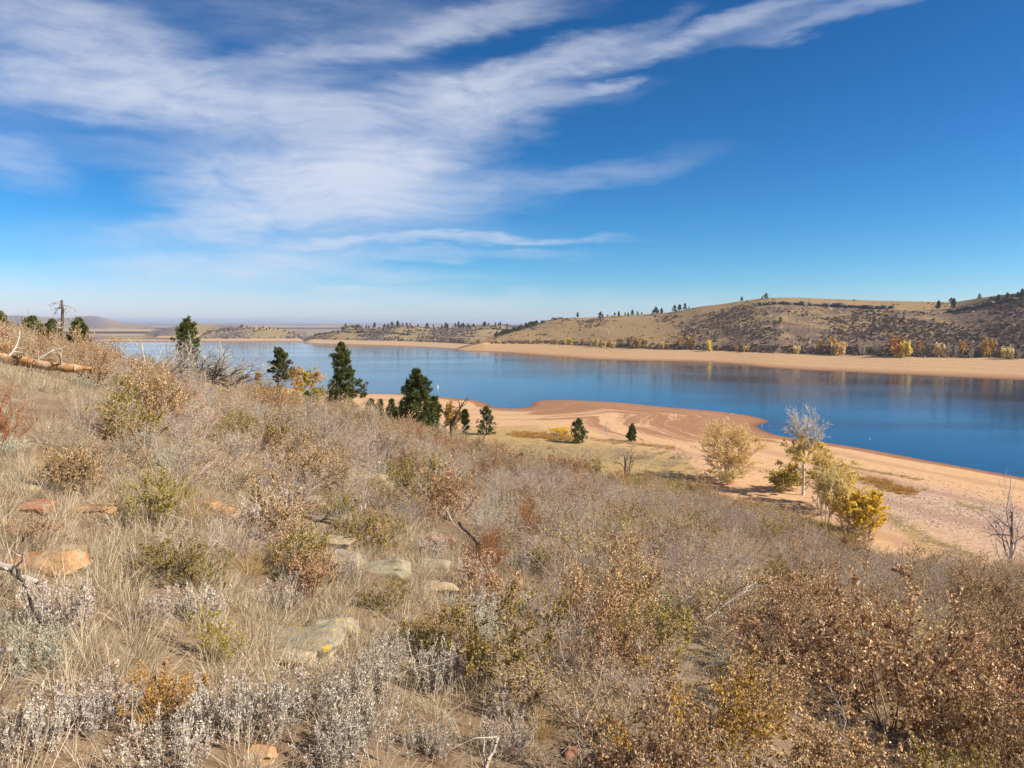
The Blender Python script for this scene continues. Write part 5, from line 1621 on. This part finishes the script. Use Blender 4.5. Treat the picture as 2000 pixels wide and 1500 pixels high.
def build_shrubs():
    for kd, n in (('grey', 4), ('rust', 4), ('tan', 3), ('olive', 3), ('yellow', 2), ('gold', 2), ('red', 2)):
        KINDS[kd] = [shrub_meshes(kd, 1000 + 37 * k + len(kd) * 101) for k in range(n)]
    for kd, n in (('silver', 4), ('sage', 3)):
        KINDS[kd] = [sage_meshes(kd, 1500 + 31 * k + len(kd)) for k in range(n)]
    KINDS['clump'] = [(grass_mesh(1600 + k, 170, (.28, .62), (4, 55), .09, .0034, 'gold_grass', .20), None) for k in range(2)]
    nominal = {'silver': .75, 'sage': .72, 'clump': .7, 'yellow': 1.1, 'red': 1.05}
    placed = []
    g = rs(42)

    def put(kind, label, group, p, width, cat='shrub', flat=1.0):
        name = {'silver': 'silver_sage', 'sage': 'sagebrush', 'clump': 'grass_clump', 'grey': 'bare_shrub', 'rust': 'rust_leaved_shrub', 'tan': 'tan_leaved_shrub', 'olive': 'olive_leaved_shrub', 'yellow': 'yellow_leaved_shrub', 'gold': 'golden_leaved_shrub', 'red': 'red_brown_weed'}[kind]
        s_ = width / nominal.get(kind, 1.4)
        o = thing(name, label, cat, (p[0], p[1], nz(p[0], p[1]) - .02), g.uniform(0, 6.28), group, s_)
        o.scale = (s_, s_, s_ * flat)
        a, b = KINDS[kind][g.randint(len(KINDS[kind]))]
        new_obj(a.name.split('.')[0], a, o)
        if b:
            new_obj('foliage', b, o)
        placed.append((p[0], p[1], width * .5))
    named = [
        ('olive', 'large olive-leaved shrub casting dark shade in the centre foreground', 985, 1352, 300, 1.25), ('olive', 'olive-leaved shrub leaning against the left side of the largest one', 860, 1290, 190, 1.1),
        ('olive', 'dense dark olive shrub between the two orange rocks at left', 315, 1035, 165, 1.25), ('olive', 'wide pale olive shrub in the middle of the left slope', 320, 1135, 190, 1.0),
        ('olive', 'golden olive shrub right of the wide pale one', 400, 1150, 130, 1.1), ('olive', 'small olive shrub above the flat orange slab', 140, 945, 80, 1),
        ('yellow', 'upright yellow-green shrub at the left of the lichen slab', 425, 1290, 110, 1.2), ('gold', 'upright orange-leaved shrub rising from the silver sage', 315, 1420, 150, 1.35),
        ('rust', 'rust-leaved shrub left of the low lichen rock', 600, 1165, 170, 1), ('rust', 'dark rust shrub above the squared sandstone block', 60, 1065, 110, .9),
        ('rust', 'largest rust-leaved shrub filling the lower right', 1740, 1420, 380, 1.15), ('rust', 'rust-leaved shrub at the right edge, lower corner', 1930, 1470, 300, 1.1),
        ('gold', 'golden-brown leafy shrub at the bottom right of centre', 1370, 1520, 300, 1.15), ('rust', 'pinkish rust shrub between the golden and largest rust shrubs', 1500, 1400, 220, 1),
        ('olive', 'brown-olive shrub right of the largest olive one', 1250, 1290, 220, 1.15), ('tan', 'tan-leaved shrub under the arching white branch', 1400, 1240, 240, 1.15),
        ('rust', 'reddish shrub right of the arching white branch', 1540, 1240, 200, 1.05), ('grey', 'pale lavender-grey bare shrub at the centre right', 1080, 1085, 210, 1.15),
        ('grey', 'dark bare shrub below the pale lavender one', 1110, 1150, 190, 1.0), ('red', 'red-brown weed tuft right of the olive shrubs', 1120, 1200, 70, 1.3),
        ('red', 'rust-orange weed on the slope above the pale boulder', 885, 975, 75, 1.1), ('red', 'red-brown weed below the dark twisted branch', 950, 1115, 90, 1.1),
        ('olive', 'small olive shrub left of the broken red rocks', 775, 1050, 80, 1.1), ('olive', 'olive shrub above the largest one, beside the pale low rock', 755, 1195, 130, 1.0),
        ('grey', 'wide grey bare shrub on the crest under the tallest pine', 620, 880, 210, 1), ('grey', 'rounded mauve-grey shrub in front of the pointed pine', 745, 918, 190, 1.1),
        ('grey', 'grey shrub between the mauve one and the fallen limbs', 820, 905, 120, 1), ('clump', 'golden arching grass clump at bottom centre', 1055, 1440, 110, 1.0),
        ('sage', 'round silver-green sage cushion at the left edge', 62, 1300, 150, 1.0), ('sage', 'silver-green sage beside the curved grey branch', 25, 1225, 90, 1),
        ('sage', 'pale sage cushion in the grass above the pale boulder', 870, 950, 110, 1.1), ('sage', 'grey-green sage at the bottom right of centre', 1190, 1490, 90, 1),
        ('silver', 'silver sage wands in the bottom left corner', 60, 1470, 170, 1.1), ('silver', 'silver sage wands left of the orange-leaved shrub', 190, 1420, 150, 1.1),
        ('silver', 'tall pale sage wands right of the orange-leaved shrub', 430, 1440, 170, 1.35), ('silver', 'whitest sage wands in the lower left centre', 520, 1440, 160, 1.3),
        ('silver', 'pale sage wands below the lichen slab', 620, 1400, 150, 1.1), ('silver', 'sage wands at the bottom edge left of centre', 640, 1500, 160, 1.1),
        ('silver', 'sage wands around the pale broken stick', 985, 1470, 120, 1.3), ('silver', 'sage wands at the bottom under the orange-leaved shrub', 330, 1510, 180, 1.0),
        ('silver', 'short sage wands on the left slope below the olive shrubs', 300, 1215, 90, 1.2), ('silver', 'pale sage in front of the broken red rocks', 840, 1085, 90, .9)]
    for kind, lab, px, py, w, fl in named:
        p = hit(px, min(py, 1500) if py <= 1500 else py)
        put(kind, lab, None, p, w * dist(p) / F, 'grass' if kind == 'clump' else ('sagebrush' if kind in ('silver', 'sage') else 'shrub'), fl)
    # the rest of the brush: each plant an object, kinds changing with place
    gl = {'grey': ('bare grey twiggy shrub', 'bare grey shrubs on the slope'), 'rust': ('rust-leaved shrub', 'rust-leaved shrubs on the slope'), 'tan': ('tan-leaved shrub', 'tan-leaved shrubs on the slope'),
          'olive': ('olive-leaved shrub', 'olive-leaved shrubs on the slope'), 'silver': ('silver sage', 'silver sage on the slope'), 'sage': ('grey-green sage', 'sage cushions on the slope'),
          'red': ('red-brown weed', 'red-brown weeds on the slope'), 'gold': ('golden-brown shrub', 'golden shrubs on the slope'), 'clump': ('golden grass tuft', 'golden grass tufts on the slope')}
    marks = [(85, 1085, 'the squared sandstone block'), (170, 990, 'the flat orange slab'), (430, 985, 'the rounded orange boulder'), (573, 955, 'the yucca'), (725, 928, 'the pale tan boulder'), (580, 1235, 'the large lichen slab'),
             (745, 1100, 'the yellow-patched lichen rock'), (860, 1050, 'the broken red rocks'), (985, 1270, 'the largest olive shrub'), (315, 985, 'the dark olive shrub'), (315, 1370, 'the orange-leaved shrub'), (1740, 1320, 'the largest rust shrub'),
             (1370, 1450, 'the golden-brown corner shrub'), (1430, 1120, 'the arching white branch'), (1080, 1030, 'the lavender-grey shrub'), (885, 960, 'the rust-orange weed'), (1055, 1400, 'the golden grass clump'), (70, 705, 'the split log'),
             (125, 640, 'the dead snag'), (370, 745, 'the fallen dead tree'), (665, 800, 'the tallest pine'), (815, 840, 'the pointed pine'), (880, 870, 'the burnt snag'), (540, 775, 'the bare-trunked pine'), (1155, 910, 'the grey bare tree'),
             (1225, 905, 'the blackened bare tree'), (1150, 930, 'the driftwood log'), (1418, 945, 'the cream cottonwood'), (1568, 975, 'the white-topped cottonwood'), (1688, 1045, 'the yellow cottonwood'), (1988, 1065, 'the leafless edge tree'),
             (1900, 1190, 'the right-hand brush edge'), (1132, 1470, 'the red bottom stone'), (160, 850, 'the left slope brow'), (60, 1290, 'the round sage cushion'), (1540, 1200, 'the reddish shrub')]
    used = {}

    def where(kind, x, y, w):
        z = nz(x, y) + w * .3
        c, s__ = math.cos(PITCH), math.sin(PITCH)
        dep = y * c - (z - CAMZ) * s__
        qx, qy = 1000 + F * x / dep, 750 - F * (y * s__ + (z - CAMZ) * c) / dep
        m = min(marks, key=lambda k: math.hypot((k[0] - qx), (k[1] - qy) * 1.4))
        dx, dy = qx - m[0], (qy - m[1]) * 1.4
        side = ('right of' if dx > 0 else 'left of') if abs(dx) > abs(dy) else ('below' if dy > 0 else 'above')
        n_ = used[(kind, side, m[2])] = used.get((kind, side, m[2]), 0) + 1
        o_ = ['', 'second ', 'third ', 'fourth ', 'fifth ', 'sixth ', 'seventh ', 'eighth ', 'ninth ', 'tenth ']
        if n_ > 10:
            return '%s in the crowded brush %s %s' % (gl[kind][0], side, m[2])
        return '%s%s %s %s, counted from the viewer' % (o_[n_ - 1] or 'nearest ', gl[kind][0], side, m[2])
    NP = len(placed)
    xs, ys, r = sector(g, 10500, 2.3, 47, -43, 47)
    px = 1000 + F * xs / ys
    rc = np.interp(px, _T * F + 1000, _RC)
    zone = fbm(xs * .16, ys * .16, 71, 3) * 2
    zone2 = fbm(xs * .3, ys * .3, 81, 3) * 2
    cnt = {}
    P = np.array(placed)
    acc = [tuple(k) for k in placed]
    rocks = ROCKS_XY
    ordr = np.argsort(r)
    for i in ordr:
        x, y, rr, c = xs[i], ys[i], r[i], px[i]
        if rr > rc[i] * 1.45:
            continue
        right = np.clip((c - 900) / 500, 0, 1)
        near = rr < 8.5
        # how open the ground is: bare grass and rock at left centre, closed thicket at right and along the crest
        opn = (.22 if rr < 14 else .08) * (1 - right) + .05 * right
        if zone2[i] + .5 < opn * .95:
            continue
        u = g.uniform()
        if near:
            if right < .25:
                kind = ('silver' if u < (.78 if rr < 5 else .24) else 'sage' if u < .40 + .42 * (rr < 5) else 'grey' if u < .50 else 'rust' if u < .68 else 'olive' if u < .86 else 'tan' if u < .94 else 'clump')
            else:
                kind = ('rust' if u < .42 else 'tan' if u < .62 else 'gold' if u < .66 else 'olive' if u < .78 else 'grey' if u < .92 else 'sage' if u < .98 else 'clump')
        elif rr < 16:
            if right < .35:
                kind = ('sage' if u < .16 else 'silver' if u < .22 else 'tan' if u < .40 else 'grey' if u < .64 else 'olive' if u < .82 else 'rust' if u < .95 else 'red')
            else:
                kind = ('rust' if u < .30 else 'tan' if u < .55 else 'grey' if u < .88 else 'olive' if u < .94 else 'clump')
        else:
            base = zone[i]
            kind = ('grey' if u < .60 + .3 * base else 'tan' if u < .76 else 'rust' if u < .86 else 'olive' if u < .90 else 'sage' if u < .95 else 'clump' if u < .98 else 'red')
        w = {'silver': .42, 'sage': .42, 'clump': .45, 'red': .5}.get(kind, .74) * g.uniform(.7, 1.4)
        w *= np.interp(rr, [2.6, 6, 15, 30, 47], [.85, 1.0, 1.25, 1.7, 1.9])
        if near and right >= .25 and kind in ('rust', 'tan', 'gold', 'olive'):
            w *= 1.25
        sp = w * (.56 if right > .4 or rr > 15 or (near and kind == 'silver') else .6)
        A_ = np.array(acc)
        dd = np.hypot(A_[:, 0] - x, A_[:, 1] - y)
        if (dd < sp * .5 + A_[:, 2] * (.5 if right > .4 or rr > 15 else .62)).any():
            continue
        if rocks and any(math.hypot(q[0] - x, q[1] - y) < q[2] + w * .3 or (abs(q[0] - x * (math.hypot(q[0], q[1]) / rr)) < q[2] * .8 and 0 < math.hypot(q[0], q[1]) - rr < w * 1.3 + (q[3] if len(q) > 3 else .25)) for q in rocks):
            continue
        if cnt.get(kind, 0) >= 295:
            continue
        cnt[kind] = cnt.get(kind, 0) + 1
        acc.append((x, y, w * .5))
        fl = g.uniform(.95, 1.4)
        put(kind, where(kind, x, y, w), gl[kind][1], (x, y), w, 'grass' if kind == 'clump' else ('sagebrush' if kind in ('silver', 'sage') else 'shrub'), fl)
    print('shrubs', cnt)
    # shrubs on the flat below
    for k, (cx, cy) in enumerate(sorted([(1305, 868), (1322, 880), (1340, 890), (1290, 872), (1272, 880), (1352, 900), (1335, 872), (1262, 870), (1250, 882), (1366, 905), (1310, 895), (1285, 862), (1075, 866), (1210, 868), (1240, 858), (1300, 905), (1345, 880), (1225, 876)])):
        p = at_z(cx, cy, 3.6)
        put('grey' if k % 4 else 'tan', '%s shrub from the left on the grassy flat beside the sand' % ordinal(k + 1), 'shrubs on the grassy flat', p, g.uniform(1.5, 3.2), 'shrub', .75)


def build_yucca():
    g = rs(5)
    p = hit(573, 968)
    s_ = 46 * dist(p) / F
    o = thing('yucca', 'spiky pale green yucca with a dry flower stalk', 'plant', p)
    n = 110
    P, D, L, R = stems0(g, n, .02, 2, 88, s_ * .42, s_ * .62, .01)
    P[:, 2] = s_ * .12
    V, Fq = leaf_quads(P, D, rdir(g, n), L, np.full(n, s_ * .022), .2)
    new_obj('leaves', mk_mesh('leaves', V, [Fq], [M['yucca']]), o)
    n = 60
    P, D, L, R = stems0(g, n, .02, 86, 115, s_ * .3, s_ * .5, .01)
    P[:, 2] = s_ * .16
    V, Fq = leaf_quads(P, D, rdir(g, n), L, np.full(n, s_ * .02), .2)
    new_obj('dead_leaves', mk_mesh('dead_leaves', V, [Fq], [M['grass']]), o)
    wood_obj('flower_stalk', [path_segs([(0, 0, .05), (.01, 0, s_ * .6), (-.01, 0, s_ * 1.25)], [.006, .005, .003])], (5,), 'pale', o)


def build_ground_cover():
    g = rs(64)
    tufts = [grass_mesh(2000 + k, 52, (.14, .36), (3, 48), .10, .0034) for k in range(5)] + [grass_mesh(2010 + k, 46, (.05, .14), (20, 88), .16, .003) for k in range(3)]
    P, S_, I = [], [], []
    for n, r0, r1, s0 in ((6000, 1.3, 8, .62), (9500, 8, 20, .8), (10000, 20, 46, 1.15)):
        x, y, r = sector(g, n, r0, r1)
        pxx = 1000 + F * x / y
        k = r < np.interp(pxx, _T * F + 1000, _RC) * 1.5
        dens = .38 + 2.1 * fbm(x * .42, y * .42, 88, 3)
        k &= g.uniform(0, 1, n) < (dens + .15) * np.interp(pxx, [700, 1050, 1300], [1, .75, .42]) * np.interp(r, [10, 18, 30], [1, .7, .5])
        for q in ROCKS_XY:
            k &= np.hypot(x - q[0], y - q[1]) > q[2] * .5
        x, y = x[k], y[k]
        P.append(np.stack([x, y, near_z(x, y) - .01], 1))
        S_.append(s0 * g.uniform(.6, 1.4, k.sum()))
        I.append(np.where(g.uniform(0, 1, k.sum()) < .62, g.randint(0, 5, k.sum()), g.randint(5, 8, k.sum())))
    P, S_, I = np.concatenate(P), np.concatenate(S_), np.concatenate(I)
    scatter('dry_grass', tufts, P, rots(g, len(P), .12), S_, I, 'short dry tan grass between the shrubs', 'grass')
    # twigs and litter on the soil
    tw = [twig_litter_mesh(2100 + k) for k in range(4)]
    x, y, r = sector(g, 1300, 1.8, 18)
    scatter('dead_twigs', tw, np.stack([x, y, near_z(x, y) + .01], 1), rots(g, len(x), .1), g.uniform(.4, .9, len(x)), g.randint(0, 4, len(x)), 'bleached dead twigs littering the slope', 'twigs')
    # grass of the flat and of the strips on the beach
    big = [grass_mesh(2200 + k, 50, (.10, .26), (10, 65), .22, .012) for k in range(3)] + [grass_mesh(2210 + k, 60, (.2, .5), (5, 45), .25, .014, 'gold_grass') for k in range(2)]
    gm = M['lime_leaf']
    big.append(grass_mesh(2220, 60, (.10, .22), (10, 60), .25, .014, 'lime_leaf'))
    big.append(grass_mesh(2221, 60, (.2, .45), (5, 45), .25, .014, 'orange_leaf'))
    P, S_, I = [], [], []

    def patch(n, poly, idx, sc_, z=3.3, jit=6):
        t = g.uniform(0, 1, n)
        pl = np.array(poly, float)
        u = t * (len(pl) - 1)
        i = np.minimum(u.astype(int), len(pl) - 2)
        f = (u - i)[:, None]
        q = pl[i] * (1 - f) + pl[i + 1] * f + g.normal(0, 1, (n, 2)) * np.array([jit * 2.2, jit * .55])
        W = np.array([at_z(a, b, z) for a, b in q])
        P.append(np.stack([W[:, 0], W[:, 1], near_z(W[:, 0], W[:, 1])], 1))
        S_.append(sc_ * g.uniform(.6, 1.4, n))
        I.append(g.choice(idx, n))
    patch(2200, [(960, 868), (1080, 872), (1200, 880), (1330, 890)], [0, 1, 2], 1.0, 3.6, 13)
    patch(900, [(900, 850), (1000, 858), (1120, 866), (1240, 872)], [0, 1, 2], 1.0, 3.6, 8)
    patch(500, [(1010, 842), (1060, 845), (1110, 848)], [3, 6], 1.4, 3.2, 5)
    patch(240, [(1160, 850), (1250, 858), (1330, 866)], [3, 0], 1.2, 3.0, 3)
    patch(230, [(1680, 922), (1730, 938), (1780, 952)], [6, 6, 3], 1.3, 2.4, 7)
    patch(500, [(1735, 1000), (1770, 1022), (1810, 1046), (1860, 1068), (1915, 1086)], [5, 0, 0], .8, 2.6, 6)
    patch(90, [(1868, 979), (1925, 988)], [5, 0], .9, 2.0, 3.5)
    patch(700, [(1300, 935), (1380, 955), (1480, 975), (1560, 1000), (1640, 1020)], [3, 0, 3], 1.5, 3.8, 8)
    patch(300, [(1530, 1000), (1600, 1020), (1660, 1035)], [3, 0], 1.3, 3.4, 8)
    patch(260, [(1640, 905), (1720, 918), (1800, 932)], [3, 0], .7, 1.6, 2)
    P, S_, I = np.concatenate(P), np.concatenate(S_), np.concatenate(I)
    scatter('flat_grass', big, P, rots(g, len(P), .1), S_, I, 'tan and golden grass on the flat and beach', 'grass')
    # pebbles of the gravel bar
    M['pebble'] = island_mat('beach_pebble', [(.22, .14, .10), (.40, .28, .22), (.56, .44, .36)], .9)
    pb = [rock_mesh(2300 + k, .5, .4, .25, M['pebble'], 7, 5, .8) for k in range(3)]
    n = 2600
    W = np.array([at_z(a, b, 2.0) for a, b in np.stack([g.uniform(1600, 2080, n), g.uniform(905, 1040, n)], 1)])
    d = shore_d(W[:, 0], W[:, 1])
    k = (d > 18) & (d < 70)
    W = W[k]
    scatter('beach_gravel', pb, np.stack([W[:, 0], W[:, 1], near_z(W[:, 0], W[:, 1])], 1), rots(g, len(W), .2), g.uniform(.2, .8, len(W)) ** 1.5, g.randint(0, 3, len(W)), 'pinkish gravel strewn over the right beach', 'gravel')


M['log'] = wood_mat('split_orange_wood', [(.08, .04, .02), (.30, .14, .055), (.44, .25, .11), (.42, .33, .23)])
build_rocks()
build_pines()
build_broadleaf()
build_deadwood()
build_far_trees()
build_far_scrub()
build_buoy_birds()
build_yucca()
build_shrubs()
build_ground_cover()
